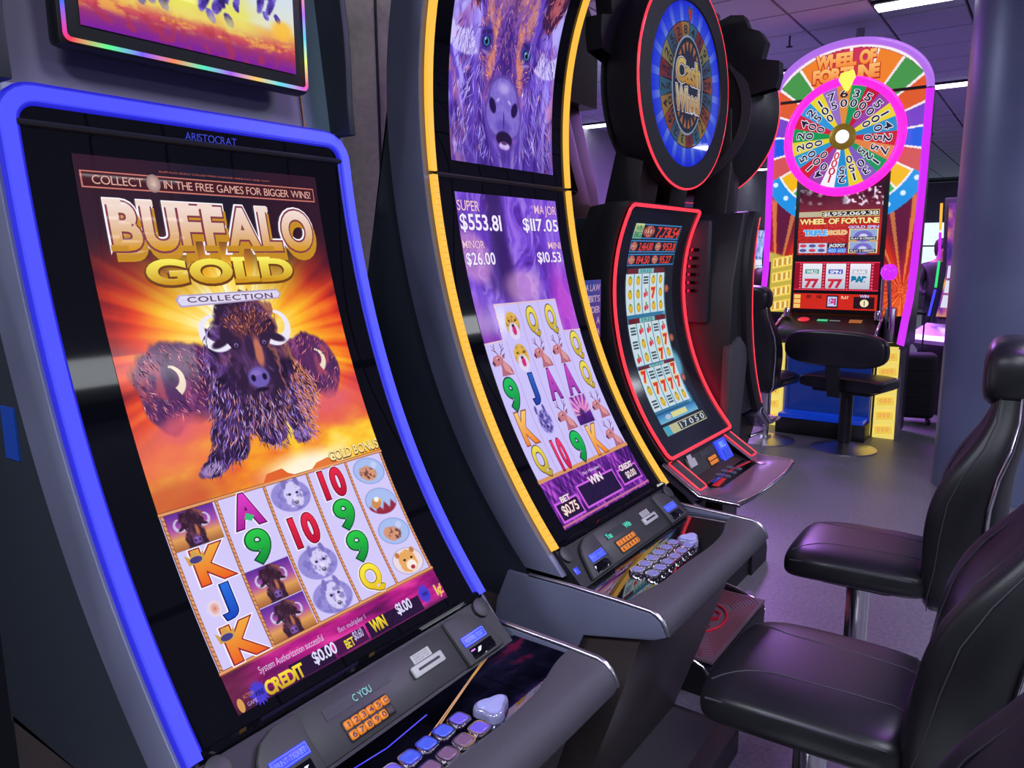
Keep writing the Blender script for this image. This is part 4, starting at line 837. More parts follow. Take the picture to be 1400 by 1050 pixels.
        MB().box((0, yf+.055, 2.1), (.16, .05, .14)).obj('monitor_bracket', M_BLACK, root)
        A = Art(plane_map((-.1, float(prof(1.80))-.002, 1.806), (.2, 0, 0), (0, 0, -.018), (0, -1, 0)), .0002); A.text('ARISTOCRAT', .28, .1, .82, .9, (50, 60, 190), 1); A.build('maker_print', M_LITPRINT, root)
    else:
        MB().box((0, .14, 2.64), (W+.05, .3, .05)).obj('top_cap', M_NAVY, root, bevel=.01)
    return root
def sorted_poly(xx, d0, d1): a, b = min(xx), max(xx); return [(a, d0), (b, d0), (b, d1), (a, d1)]
m1 = video_cabinet(.874, .675, 1, 'leftmost slot machine with blue edge light, bison herd screen and a small rainbow-rimmed monitor above')
m2 = video_cabinet(1.842, .662, 2, 'tall slot machine with gold edge lights and a purple bison face on its upper screen')

# ------------------------------------------------------------------ red-edged wheel machine (front one and its twin seen from behind)
QC = [-0.5732, 0.01569, -0.55755, 0.18970, 1.27226]
def qrof(z): return np.polyval(QC, np.asarray(z, float)-1.3)-YO
def qn(z): d = (qrof(z+.002)-qrof(z-.002))/.004; n = np.array([0*d, -1+0*d, d]); return n/np.sqrt((n**2).sum(0))
def art_fruit():
    zs = np.linspace(.8, 1.8, 2000); s = np.concatenate([[0], np.cumsum(np.hypot(np.diff(zs), np.diff(qrof(zs))))]); st, sb = np.interp([1.69, .912], zs, s); hw = .21; L = sb-st
    def mp(u, v, h):
        z = np.interp(st+L*np.asarray(v), s, zs); n = qn(z); h = np.asarray(h)+.001; return np.stack([-.223+2*hw*np.asarray(u), qrof(z)+n[1]*h, z+n[2]*h], 1)
    V = lambda z: (np.interp(z, zs, s)-st)/L; A = Art(mp, .0004); asp = abs(L)/.42
    img, x, y = canvas(60, asp); img[:] = np.array((30, 34, 46))/255; v = y/asp; n = fbm(x*6, y*6, 4)
    over(img, (x < .80+.06*sm(.7, .9, v))*sm(.22, .24, v)*sm(.90, .88, v), (52, 126, 170)); over(img, sm(.72, .80, x)*sm(.84, .80, x)*sm(.22, .24, v)*sm(.9, .88, v)*.8, (120, 190, 226)); over(img, sm(1, .4, eld(x, y, .82, 1.36, .16, .2))*.8, (120, 200, 240))
    A.grid(img)
    # jackpot rows
    for (z0, z1, cells) in ((1.685, 1.64, [('', .0, .16), ('HIT', .18, .42), ('7,731.54', .44, .98)]), (1.625, 1.59, [('9', .0, .14), ('2,464.80', .15, .47), ('8', .5, .64), ('953.11', .65, .97)]), (1.575, 1.54, [('7', .0, .14), ('194.50', .15, .45), ('6', .48, .62), ('95.27', .63, .93)])):
        a, b_ = V(z0), V(z1); A.rect(0, a-.006, .99, b_+.006, (64, 130, 190), 1).rect(.01, a, .98, b_, (26, 26, 36), 2)
        for i, (t, u0, u1) in enumerate(cells):
            if t and i % 2 == (0 if len(cells) == 3 and i else 1) or t == '7,731.54': A.text(t, u0+.02, a+.004, u1-.02, b_-.004, (236, 70, 60), 3, .02, slant=.03)
            elif t: A.ell((u0+u1)/2, (a+b_)/2, (u1-u0)/2.1, (b_-a)/2.1, (236, 214, 170), 3, col2=(190, 60, 70)); A.text('QUICK', u0+.03, a+.008, u1-.03, b_-.012, (140, 30, 50), 4, .02)
        if len(cells) == 3: A.rect(0, a-.006, .17, b_+.006, (214, 222, 150), 3, (96, 170, 150)); A.text('WIN', .02, a+.002, .15, (a+b_)/2-.002, (60, 130, 90), 4, .03); A.text('BIG', .02, (a+b_)/2+.002, .15, b_-.002, (60, 130, 90), 4, .03)
    # three 5x3 reel sets
    rr = random.Random(4)
    for (z0, z1, hd) in ((1.505, 1.352, 1.525), (1.318, 1.163, 1.338), (1.148, .999, 1.160)):
        a, b_ = V(z0), V(z1); A.rect(.02, V(hd), .80, a, (110, 36, 44), 1).rect(.24, V(hd)+.002, .56, a-.002, (130, 206, 206), 2)
        A.text('FREE', .28, V(hd)+.004, .52, a-.004, (40, 90, 100), 3); A.rect(.0, a, .80, b_, (214, 232, 240), 2)
        for k in range(1, 5): A.rect(k*.16-.010, a, k*.16+.006, b_, (40, 150, 178), 3)
        for c in range(5):
            for r in range(3):
                gu, gv = (c+.5)*.16, a+(b_-a)*(r+.5)/3; ru, rv = .052, (b_-a)/3*.36; k = rr.random()
                if k < .42: A.ell(gu, gv, ru*.8, rv, (246, 214, 40), 4, 12, (214, 160, 30)).ell(gu, gv-rv*.7, ru*.3, rv*.25, (80, 160, 70), 5, 8)
                elif k < .62: A.text('7', gu-ru*.7, gv-rv, gu+ru*.7, gv+rv, (224, 50, 60), 4, .06, ol=((250, 200, 80), .06))
                elif k < .82: A.ell(gu-.02, gv+rv*.3, ru*.5, rv*.6, (216, 60, 70), 4, 10).ell(gu+.025, gv+rv*.1, ru*.45, rv*.55, (230, 90, 110), 4, 10).rect(gu-.01, gv-rv, gu+.012, gv-rv*.2, (70, 130, 60), 5)
                else:
                    for q in (-.6, 0, .6): A.rect(gu-ru, gv+q*rv-rv*.18, gu+ru, gv+q*rv+rv*.18, (70, 90, 100), 4)
    for z in (1.44, 1.24, 1.08): A.ell(.86, V(z), .055, .020, (206, 120, 90), 3, 14, (120, 70, 60))
    A.rect(.0, V(.985), .86, V(.955), (40, 120, 190), 2, (120, 190, 220)).rect(.28, V(.98), .62, V(.962), (230, 226, 150), 3).ell(.2, V(.97), .06, .012, (190, 200, 220), 4)
    A.rect(.0, V(.945), .92, V(.915), (196, 196, 150), 2).rect(.30, V(.942), .91, V(.918), (40, 46, 56), 3).rect(.0, V(.945), .12, V(.915), (70, 170, 200), 4)
    A.text('1 7 0 5 0', .33, V(.94), .88, V(.921), (206, 212, 220), 4, .02)
    return A
def quick_cabinet():
    root = thing('slot_machine', 'slot machine with red edge light and round blue prize wheel on top', 'slot machine', (2.768, YO, 0), 0, 'red-edged wheel slot machines')
    hw = .315; y = lambda a: a-YO; Z = np.linspace(.845, 1.762, 30); P = qrof(Z)
    MB().prism([(p+.010, z) for p, z in zip(P, Z)]+[(p+.10, z) for p, z in zip(P, Z)][::-1], -hw-.012, hw+.012).obj('screen_frame', M_BLACK, root, 30, bevel=.004)
    MB().prism([(p+.10, z) for p, z in zip(P, Z)]+[(y(1.40), 1.75), (y(1.50), 1.45), (y(1.52), .85)], -hw+.01, hw-.01).obj('rear_shell', M_BLACK, root, 30, bevel=.01)
    MB().box((0, y(1.525), 1.50), (.42, .03, .44)).obj('rear_door', M_NAVY, root, bevel=.012)
    for k in range(6): MB().box((-.13, y(1.542), 1.42+.035*k), (.07, .006, .012)).obj('vent_slot', M_GLASS, root)
    for s_ in (-1, 1): MB().prism([(y(1.36), .86), (y(1.30), 1.15), (y(1.42), 1.22), (y(1.53), 1.18), (y(1.56), .30), (y(1.40), .30)], s_*.30-.02, s_*.30+.02).obj('rear_buttress', M_GREYPL, root, 30, bevel=.006)
    zz = Z; n = qn(zz); nz = len(zz); v = []
    for xx in (-hw+.006, hw-.006): v += list(zip([xx]*nz, qrof(zz), zz))
    mesh_obj('screen_glass', v, [(i, i+nz, i+nz+1, i+1) for i in range(nz-1)], mat('smoked_glass', srgb(30, 30, 36), .12), root, 60)
    path = []
    zl = np.linspace(.872, 1.735, 26); r = .02; x0 = hw
    path = [(-x0, z) for z in zl]+[(-x0+r*.3, 1.746), (-x0+r, 1.752)]+[(-x0+r+(2*x0-2*r)*k/6, 1.752) for k in range(1, 7)]+[(x0-r*.3, 1.746)]+[(x0, z) for z in zl[::-1]]+[(x0-r*.3, .860), (x0-r, .855)]+[(x0-r-(2*x0-2*r)*k/6, .855) for k in range(1, 7)]+[(-x0+r*.3, .860), (-x0, .872)]
    tag(MB().ribbon([(p[0], float(qrof(p[1])), p[1]) for p in path], [tuple(qn(np.array(p[1]))) for p in path], .012, .008).obj('red_edge_light', M_REDLED, root, 40), 'glowing red light round the curved screen')
    MB().tube([(-x0-.011, float(qrof(z))+.02, z) for z in zl], .004, 6).obj('side_light', M_REDLED, root)
    MB().tube([(x0+.011, float(qrof(z))+.02, z) for z in zl], .004, 6).obj('side_light', M_REDLED, root)
    tag(art_fruit().build('main_screen', M_SCREEN_MID, root, 24), 'blue screen with three fruit reel sets')
    # console
    M_DECKP = mat('pearl_deck', srgb(126, 116, 140), .28, .5)
    n_ = 13; out = []
    for k in range(n_): t = -1+2*k/(n_-1); out.append((t*(hw+.008), .785-.0*abs(t)+.028*abs(t)**3-.008))
    for s_ in (-1, 1):   # arms either side with outlined pads
        b = MB(); p4 = [(1.075, .848), (.935, .757)]; ax = sorted((s_*(hw-.085), s_*(hw+.008)))
        b.prism([(y(1.075), .846), (y(.935), .755), (y(.925), .735), (y(.96), .72), (y(1.09), .80)], ax[0], ax[1]).obj('deck_arm', M_DECKP, root, 30, bevel=.004)
        D = np.array([0, -.14, -.091]); L = np.linalg.norm(D); D /= L; N = np.array([0, -.545, .8386]); o = np.array([s_*(hw-.0385), y(1.068), .8415])
        q = rrect(.066, .146, .012, 4); mk = lambda a, d, h: tuple(o+np.array([a, 0, 0])+D*(.079+d)+N*h)
        MB().rings([[mk(a, d, 0) for a, d in q], [mk(a, d, .004) for a, d in q]]).obj('speaker_pad', M_GREYPL, root)
        MB().tube([mk(a, d, .004) for a, d in q], .0032, 6, True).obj('pad_light', M_REDLED, root, 60)
    poly = [(a, y(b_)) for a, b_ in out]+[(hw+.008, y(.935)), (hw-.085, y(.935)), (hw-.12, y(.90)), (-hw+.12, y(.90)), (-hw+.085, y(.935)), (-hw-.008, y(.935))]
    MB().prism(poly, .735, .752, 'z').obj('deck_top', M_DECKP, root, 30, bevel=.003)
    MB().tube([(a*1.012, y(b_)-.003, .742) for a, b_ in out], .010, 8).obj('deck_trim', M_CHROME, root, 60)
    for s_ in (-1, 1): MB().tube([(s_*(hw+.014), y(.79), .742), (s_*(hw+.014), y(.935), .745), (s_*(hw+.014), y(1.075), .835)], .009, 8).obj('deck_trim', M_CHROME, root, 60)
    MB().prism([(y(1.08), .80), (y(.90), .728), (y(.90), .745), (y(1.0), .750), (y(1.055), .838), (y(1.08), .842)], -hw+.085, hw-.085).obj('button_well', M_BLACK, root, 30)
    MB().box((0, y(.95), .7505), (.40, .10, .004)).obj('button_glass', M_DECKGLASS, root)
    for k in range(3):
        for r in range(2): MB().lathe([(.014, 0), (.014, .004), (.010, .005)], 16).obj('touch_button', mat('grey_lens', srgb(90, 96, 112), .2), root).location = (-.06+.06*k, y(.965-.035*r), .7525)
    MB().lathe([(.022, 0), (.022, .003), (.016, .004)], 20).obj('deck_badge', M_SATIN, root).location = (.20, y(.885), .752)
    D = np.array([0, -.055, -.088]); L = np.linalg.norm(D); D /= L; N = np.array([0, -.848, .53])
    def pq(a, d, h): return tuple(np.array([a, y(1.055), .838])+D*d+N*h)
    def pl(x0, x1, d0, d1, h0, h1, name, m, par=root): return MB().add([pq(a, d, h) for h in (h0, h1) for a, d in ((x0, d0), (x1, d0), (x1, d1), (x0, d1))], [(3, 2, 1, 0), (4, 5, 6, 7), (0, 1, 5, 4), (1, 2, 6, 5), (2, 3, 7, 6), (3, 0, 4, 7)]).obj(name, m, par, 0, bevel=.001)
    pl(-.20, .08, .01, .095, 0, .006, 'key_plate', M_PLATE); pl(-.19, -.13, .02, .05, .006, .012, 'card_reader', M_WHITEPL); pl(-.18, -.14, .002, .02, .006, .008, 'card_notice', M_WHITEPL)
    pl(-.07, .02, .018, .034, .006, .008, 'display_window', M_GREYPL); pl(-.03, .05, .044, .084, .006, .009, 'keypad_base', M_BLACK)
    eu = Matrix(((1, 0, 0), (0, -D[1], N[1]), (0, -D[2], N[2]))).to_euler()
    for i in range(8): make_key(root, pq(-.018+.019*(i % 4), .055+.018*(i//4), .009), eu, None)
    pl(.10, .20, .005, .10, 0, .012, 'bill_mouth', M_BLUEGLOW); pl(.12, .18, .05, .09, .012, .016, 'bill_slot', mat('deep_blue', (.01, .03, .3), .2, emit=(.01, .05, .6), es=.8))
    A = Art(plane_map(pq(.115, .012, .0125), (.07, 0, 0), D*.03, N), .0003); A.text('BILL', .1, .1, .9, .9, (120, 170, 255), 1, .02); A.build('bill_print', M_LITPRINT, root)
    # column, base and footrest with mat
    MB().prism([(y(1.08), .80), (y(.93), .72), (y(1.12), .55), (y(1.16), .14), (y(1.52), .14), (y(1.52), .86)], -.25, .25).obj('pedestal', M_BLACK, root, 30, bevel=.01)
    for s_ in (-1, 1): MB().tube([(s_*(hw+.0), y(1.05), .80), (s_*(hw-.0), y(.96), .715), (s_*(hw-.03), y(.94), .69), (s_*(hw-.06), y(1.02), .68)], .008, 8).obj('handle', M_CHROME, root, 60)
    MB().box((0, y(1.16), .055), (2*hw, .58, .11)).obj('base', M_BLACK, root, bevel=.01)
    ft = MB().box((0, y(.99), .125), (2*hw-.02, .24, .012)).obj('footrest', mat('mauve_rubber', srgb(104, 82, 92), .5), root, bevel=.003)
    M_RED = mat('dark_red_line', srgb(120, 30, 44), .45); M_REDL = mat('red_emblem', srgb(214, 34, 60), .4)
    for k in range(9):
        a = .285-.014*k; f = .885+.008*k; MB().tube([(-a, y(1.10), .131), (-a, y(f+.03), .131), (-a+.03, y(f), .131), (a-.03, y(f), .131), (a, y(f+.03), .131), (a, y(1.10), .131)], .0022, 4).obj('rubber_rib', M_RED, ft, 0)
    EM = lambda pts: [(a*1.45, y(1.03)+(b_-1.02)*1.75, .135) for a, b_ in pts]
    MB().tube(EM([(.094*math.cos(q), 1.02+.052*math.sin(q)) for q in np.linspace(0, 2*PI, 32, endpoint=False)]), .0055, 6, True).obj('emblem_ring', M_REDL, ft, 60)
    MB().tube(EM([(-.06, 1.045), (-.04, .99), (-.02, 1.045), (0, .99), (.012, 1.05)]), .0055, 6).obj('emblem_stroke', M_REDL, ft, 60)
    MB().tube(EM([(.012, 1.05), (.012, .985), (.045, .99), (.055, 1.008), (.02, 1.02), (.05, 1.035), (.04, 1.052), (.012, 1.05)]), .0055, 6).obj('emblem_stroke', M_REDL, ft, 60)
    for s_ in (-1, 1):
        MB().prism([(y(1.12), .16), (y(1.0), .14), (y(.90), .11), (y(.875), .07), (y(.88), .0), (y(1.12), .0)], s_*(hw+.005)-.008, s_*(hw+.005)+.008).obj('base_cheek', M_BLACK, root, 30)
        MB().tube([(s_*(hw+.005), y(1.12), .162), (s_*(hw+.005), y(1.0), .142), (s_*(hw+.005), y(.90), .112), (s_*(hw+.005), y(.876), .08)], .007, 8).obj('cheek_trim', M_CHROME, root, 60)
    # prize wheel topper
    wc = np.array([0.0, y(1.17), 2.187]); Rw = .37; wz = math.radians(3.); rotw = Matrix.Rotation(-wz, 3, 'Z')
    tw = lambda p: tuple(rotw @ Vector(p)+Vector(wc))
    def wl(prof_, name, m, par=root, sm_=40):
        b = MB().lathe(prof_, 56, ax='y'); b.v = [tw(p) for p in b.v]; return b.obj(name, m, par, sm_)
    drum = wl([(.30, .16), (.345, .12), (.362, .03), (.37, .0), (.365, -.01), (.29, -.012), (.285, -.004)], 'wheel_drum', M_BLACK)
    wl([(.31, .165), (.31, .175), (.27, .18), (.265, .165)], 'drum_ridge', M_GREYPL, drum)
    for k in range(5):
        for gx in (-.08, .02): b = MB().box((gx, .166, .05+.022*k), (.07, .008, .008)); b.v = [tw(p) for p in b.v]; b.obj('vent_slot', M_GLASS, drum)
    q = np.linspace(0, 2*PI, 64, endpoint=False)
    tag(MB().tube([tw((.368*math.cos(a), -.006, .368*math.sin(a))) for a in q], .0045, 6, True).obj('rim_light', M_REDLED, drum, 60), 'thin red light round the wheel')
    A = Art(lambda u, v, h: np.array([tw((a, -.006-hh, -b_)) for a, b_, hh in zip(np.asarray(u)*.29, np.asarray(v)*.29, h)]), .0006)
    nseg = 20; cols = [(70, 96, 130), (150, 80, 60), (170, 130, 70), (60, 110, 140), (130, 54, 66), (150, 140, 90)]
    ring = np.linspace(0, 2*PI, 61)
    for i in range(60): A.raw([(math.cos(ring[i]), math.sin(ring[i])), (math.cos(ring[i+1]), math.sin(ring[i+1])), (.76*math.cos(ring[i+1]), .76*math.sin(ring[i+1])), (.76*math.cos(ring[i]), .76*math.sin(ring[i]))], [(0, 1, 2, 3)], [C255((22, 44, 250))]*2+[C255((60, 92, 250) if i % 3 else (120, 150, 255))]*2, 1)
    amts = ['50', '30', '75', '25', '100', '30', '25', '60', '40', '75', '30', '200', '50', '25', '80', '45', '30', '90', '25', '60']
    for i in range(nseg):
        a0, a1 = 2*PI*i/nseg, 2*PI*(i+1)/nseg; am = (a0+a1)/2; c = cols[i % 6]
        A.raw([(.75*math.cos(a0), .75*math.sin(a0)), (.75*math.cos(am), .75*math.sin(am)), (.75*math.cos(a1), .75*math.sin(a1)), (.15*math.cos(am), .15*math.sin(am))], [(0, 1, 2, 3)], [C255(c)]*3+[C255((50, 56, 70))], 1)
        for k, chd in enumerate(amts[i]):
            rr = .66-.13*k; ra = np.array([math.cos(am), math.sin(am)]); ta = np.array([-ra[1], ra[0]])
            A.text(chd, 0, 0, 1, 1, (52, 48, 56), 2, .02, f=lambda a, b_, rr=rr, ra=ra, ta=ta: ra[None]*(rr+(b_[:, None]-.5)*.10)+ta[None]*((a[:, None]-.5)*.09))
    for k, (t, c1, c2) in enumerate((('Cash', (232, 206, 130), (206, 150, 60)), ('Wheel', (238, 222, 180), (196, 140, 80)))):
        v0 = -.30+.33*k; A.text(t, -.33, v0, .33, v0+.27, (50, 50, 70), 5, .13, arch=0).text(t, -.33, v0, .33, v0+.27, (226, 226, 236), 5.8, .09).text(t, -.33, v0, .33, v0+.27, (90, 60, 50), 6.6, .055).text(t, -.33, v0, .33, v0+.27, c1, 7.6, .03, col2=c2)
    A.ell(0, 0, .44, .60, (150, 170, 196), 3, 40).ell(0, 0, .415, .575, (52, 56, 76), 4, 40)
    for k in range(10): a = PI*(k+.5)/10; A.raw([(.36*math.cos(a-.1), -.52*math.sin(a-.1)), (.36*math.cos(a+.1), -.52*math.sin(a+.1)), (.26*math.cos(a), -.40*math.sin(a))], [(0, 1, 2)], C255((190, 120, 70)), 4.5).raw([(.36*math.cos(a-.1), .52*math.sin(a-.1)), (.36*math.cos(a+.1), .52*math.sin(a+.1)), (.26*math.cos(a), .40*math.sin(a))], [(0, 1, 2)], C255((190, 120, 70)), 4.5)
    A.poly([(-.08, -.93), (.08, -.93), (.03, -.72), (-.03, -.72)], (60, 80, 150), 4).poly([(-.05, -.90), (.05, -.90), (.0, -.75)], (200, 60, 60), 5)
    tag(A.build('wheel_face', M_SCREEN_DIM, drum), 'round blue-rimmed wheel display with gold lettering')
    MB().prism([(y(1.26), 1.70), (y(1.22), 1.95), (y(1.30), 2.2), (y(1.36), 2.2), (y(1.34), 1.95), (y(1.40), 1.70)], -.22, -.06).obj('wheel_arm', M_BLACK, root, 30, bevel=.008)
    MB().prism([(y(1.26), 1.70), (y(1.22), 1.95), (y(1.30), 2.2), (y(1.36), 2.2), (y(1.34), 1.95), (y(1.40), 1.70)], .06, .22).obj('wheel_arm', M_BLACK, root, 30, bevel=.008)
    MB().box((.13, y(1.37), 2.16), (.05, .05, .30)).obj('wheel_spine', M_GREYPL, root, bevel=.006)
    rj = random.Random(3); crown = []   # jagged cut-out crest behind the wheel
    for k in range(25): a = math.radians(10+160*k/24); r_ = .38+.085*rj.random(); crown.append((r_*math.cos(a), 2.187+r_*math.sin(a)))
    crown += [(.28*math.cos(math.radians(170-160*k/12)), 2.187+.28*math.sin(math.radians(170-160*k/12))) for k in range(13)]
    b = MB(); n_ = len(crown); rr_ = [(a, y(1.30), c) for a, c in crown]; r2 = [(a, y(1.36), c) for a, c in crown]
    for k in range(24):
        b.add([rr_[k], rr_[k+1], rr_[25+12-int((k+1)/2)], rr_[25+12-int(k/2)], r2[k], r2[k+1], r2[25+12-int((k+1)/2)], r2[25+12-int(k/2)]], [(0, 1, 2, 3), (7, 6, 5, 4), (0, 4, 5, 1)])
    b.obj('crest', M_BLACK, root, 0)
    MB().box((-.02, y(1.24), 2.60), (.14, .10, .07)).obj('crest_lamp', M_GREYPL, root, bevel=.01)
    return root
m3 = quick_cabinet()
m4 = copy_tree(m3)
for o in [o for o in COL.objects if o.parent == m3 and o.name.startswith('side_light')]: bpy.data.objects.remove(o)
MB().tube([(.33, float(qrof(z))+.03, z) for z in np.linspace(.9, 1.7, 14)], .006, 6).obj('side_light', mat('red_fill_led', (.1, .01, .01), .3, emit=(1.0, .02, .08), es=18.), m3)  # unseen red strip added to redden the neighbouring machine's back
m4.location = (3.50, 1.415, 0); m4.rotation_euler = (0, 0, PI/2)
tag(m4, 'black back of a slot machine with a vented round topper, behind the red-edged machine', 'slot machine')
# back-to-back neighbour: only its rear towers over the row
m5 = thing('slot_machine', 'dark rear tower of a slot machine standing behind the gold-edged one', 'slot machine', (3.1, 2.0, 0), 0)
MB().prism([(-.02, 0), (-.16, .4), (-.16, 1.5), (-.10, 1.9), (.05, 2.45), (.12, 2.45), (.3, 1.5), (.3, 0)], -.33, .33).obj('cabinet', M_BLACK, m5, 30, bevel=.01)
MB().prism([(-.18, 1.70), (-.20, 1.80), (-.13, 2.02), (-.05, 2.30), (.0, 2.30), (-.06, 2.0), (-.10, 1.70)], -.33, .10).obj('rear_arm', M_BLACK, m5, 30, bevel=.01)
MB().prism([(-.205, 1.86), (-.185, 1.92), (-.145, 2.04), (-.13, 2.04), (-.16, 1.9), (-.18, 1.84)], -.12, -.04).obj('arm_slot', M_GLASS, m5, 30)
b = MB(); rj = random.Random(9); pts = [(-.42, 2.30), (-.40, 2.42), (-.33, 2.40), (-.36, 2.50), (-.27, 2.58), (-.2, 2.54), (-.16, 2.68), (-.02, 2.72), (.06, 2.66), (.16, 2.80), (.3, 2.78), (.42, 2.66), (.42, 2.3)]
b.prism([(a, c) for a, c in pts], -.04, .06, 'y').obj('crest', M_BLACK, m5, 0)
# age notice
sg = thing('age_notice', 'blue and violet age-limit notice between the gold-edged and red-edged machines', 'sign', (2.325, 1.31, 0))
MB().box((0, .012, 1.385), (.165, .012, .21)).obj('board', M_NAVY, sg, bevel=.002); MB().box((0, .03, .65), (.03, .03, 1.3)).obj('post', M_BLACK, sg); MB().box((0, .04, .01), (.12, .16, .02)).obj('foot', M_BLACK, sg)
A = Art(plane_map((-.0825, .005, 1.49), (.165, 0, 0), (0, 0, -.21), (0, -1, 0)), .0006); img, gx, gy = canvas(10, 1.27); img[:] = ramp(gy/1.27, [(0, (60, 92, 170)), (1, (120, 70, 150))]); A.grid(img)
for k, (t, w_) in enumerate((('A LAW', .62), ('IBITS', .5), ('S UNDER', .8), ('A', .14), ('AREA', .5))): A.text(t, .95-w_, .07+.185*k, .95, .18+.185*k, (226, 206, 214), 1, .03)
A.build('notice_print', M_PRINT, sg)

# ------------------------------------------------------------------ tall money-wheel machine at the end of the aisle
wf = thing('slot_machine', 'tall slot machine with a pink-rimmed numbered wheel and magenta lit arch', 'slot machine', (7.25, 1.54, 0), -PI/2)
# local: x to the viewer's right (world -y), y away from the viewer (world +x), front plane y=-.18
FY = -.18
MB().prism([(x_, z_) for x_, z_ in [(.60, .80), (.60, 2.87)]+[(.60*math.cos(a), 2.87+.42*math.sin(a)) for a in np.linspace(.15, PI-.15, 15)]+[(-.60, 2.87), (-.60, .80)]], FY+.01, .20, 'y').obj('cabinet', M_NAVY, wf, 30)
MB().box((0, .04, .42), (1.13, .34, .80)).obj('stand', M_BLACK, wf, bevel=.01)
# printed front panels, painted as rings of coloured blocks round the wheel and a red burst below
def art_front():
    z0, z1, hw = 1.05, 3.29, .60; asp = (z1-z0)/(2*hw)
    A = Art(plane_map((-hw, FY, z1), (2*hw, 0, 0), (0, 0, -(z1-z0)), (0, -1, 0)), .001); W = 200; img, u, vv = canvas(W, asp); x = (u-.5)*2*hw; z = z1-vv*2*hw
    r = np.hypot(x, z-2.53); a = (np.degrees(np.arctan2(x, z-2.53))+360) % 360; n = fbm(x*9, z*9, 3)
    img[:] = np.array((70, 24, 70))/255; aa = np.arctan2(z-1.25, np.abs(x)-.52); bur = vnoise(aa*12+9, r*0, 4)
    burst = ramp(np.clip(1.75-z, 0, 1)*.8+bur*.45, [(.2, (96, 24, 60)), (.5, (196, 40, 30)), (.8, (240, 84, 30)), (1, (250, 150, 40))]); lowm = sm(2.10, 2.02, z); img[:] = img*(1-lowm[..., None])+burst*lowm[..., None]
    over(img, lowm*(np.sin(aa*26) > .75)*.6, (252, 170, 80))
    # blocks
    cs = [(206, 60, 40), (236, 130, 40), (64, 150, 70), (220, 76, 60), (104, 60, 180), (30, 90, 220), (208, 80, 84), (246, 190, 24), (60, 180, 80)]
    sec = np.where(a > 180, 360-a, a); k = np.floor(sec/17.).astype(int); fr = sec/17.-k
    colr = np.array([(206, 50, 90), (240, 130, 40), (70, 150, 74), (222, 90, 40), (120, 66, 200), (24, 92, 226), (212, 84, 86), (244, 186, 20), (60, 184, 84), (30, 140, 224), (30, 140, 224)])[np.clip(k, 0, 10)]/255
    blk = (sec < 150) & (r > .44) & (r < .72); img[:] = np.where(blk[..., None], colr, img); over(img, blk*((fr < .05) | (fr > .95)), (250, 236, 240)); over(img, (np.abs(r-.735) < .012)*(z > 2.87), (250, 236, 240))
    band = (r > .60) & (r < .74) & (sec > 118) & (z < 2.3); over(img, band*1., (34, 146, 230)); over(img, (np.abs(r-.60) < .008)*(sec > 118)*(z < 2.3), (240, 240, 250))
    for sx in (-1, 1):
        for ang in (122, 135, 147): over(img, sm(1.1, .8, eld(x, z, sx*.665*math.sin(math.radians(ang)), 2.53+.665*math.cos(math.radians(ang)), .022, .022)), (220, 244, 255))
    # gold-bar print low on the left side
    gl = (x < -.38)*sm(1.58, 1.55, z+.3*(x+.5)); over(img, gl*1., (196, 176, 70))
    for k in range(4):
        zc = 1.50-.13*k; dxx = x+.47; dz = z-zc-.2*dxx; m = (np.abs(dz) < .045)*(np.abs(dxx) < .085); over(img, m*1., (250, 214, 96)); over(img, (np.abs(dz) < .03)*(np.abs(dxx) < .07), (252, 236, 160)); over(img, (np.abs(dz) < .03)*(np.abs(dxx) < .07)*(np.abs(np.sin(dxx*70)) > .6), (206, 150, 50))
    A.grid(img)
    T = lambda t, x0, zt_, x1, zb_, *k, **kw: A.text(t, (x0+hw)/(2*hw), (z1-zt_)/(z1-z0), (x1+hw)/(2*hw), (z1-zb_)/(z1-z0), *k, **kw)
    T('WHEEL OF', -.27, 3.215, .19, 3.115, (196, 60, 30), 1, .12); T('WHEEL OF', -.27, 3.22, .19, 3.12, (252, 190, 110), 2, .06, col2=(244, 140, 60))
    T('FORTUNE', -.29, 3.10, .22, 3.0, (190, 50, 30), 1, .12); T('FORTUNE', -.29, 3.105, .22, 3.005, (252, 190, 110), 2, .06, col2=(240, 130, 60))
    return A
front = art_front()
# clip the painted rectangle to the arch outline
def clip_arch(o):
    me = o.data; bm = bmesh.new(); bm.from_mesh(me); kill = []
    for v in bm.verts:
        if v.co.z > 2.87 and (v.co.x/.60)**2+((v.co.z-2.87)/.42)**2 > 1.0: kill.append(v)
    bmesh.ops.delete(bm, geom=kill, context='VERTS'); bm.to_mesh(me); bm.free()
fo = front.build('front_print', M_LITPRINT, wf); clip_arch(fo); tag(fo, 'lit front with coloured blocks, red burst and gold lettering')
MB().box((0, FY-.012, 2.872), (1.24, .02, .022)).obj('cross_bar', M_BLACK, wf)
# magenta light: arch and curved sides
a_ = [(.61*math.cos(q), FY-.02, 2.87+.425*math.sin(q)) for q in np.linspace(0, PI, 33)]
M_ARCH = mat('violet_arch_light', (.1, .03, .1), .3, emit=(.42, .16, .80), es=1.0)
MB().tube(a_, .030, 10).obj('arch_light', M_ARCH, wf, 60)
for s_ in (-1, 1):
    pts = [(s_*.61, FY-.02, 2.86), (s_*.61, FY-.02, 2.3), (s_*.605, FY-.02, 1.8), (s_*.60, FY-.03, 1.45), (s_*.595, FY-.09, 1.20), (s_*.585, FY-.18, 1.02), (s_*.58, FY-.28, .84)]
    MB().ribbon(pts, [(s_*.5, -1, -.2)]*7, .062, .02).obj('side_light', M_PINKLED, wf, 60)
    MB().prism([(FY, .80), (FY-.27, .80), (FY-.17, 1.0), (FY-.07, 1.2), (FY+.0, 1.5)], s_*.585-.014, s_*.585+.014).obj('side_wing', M_NAVY, wf, 30)
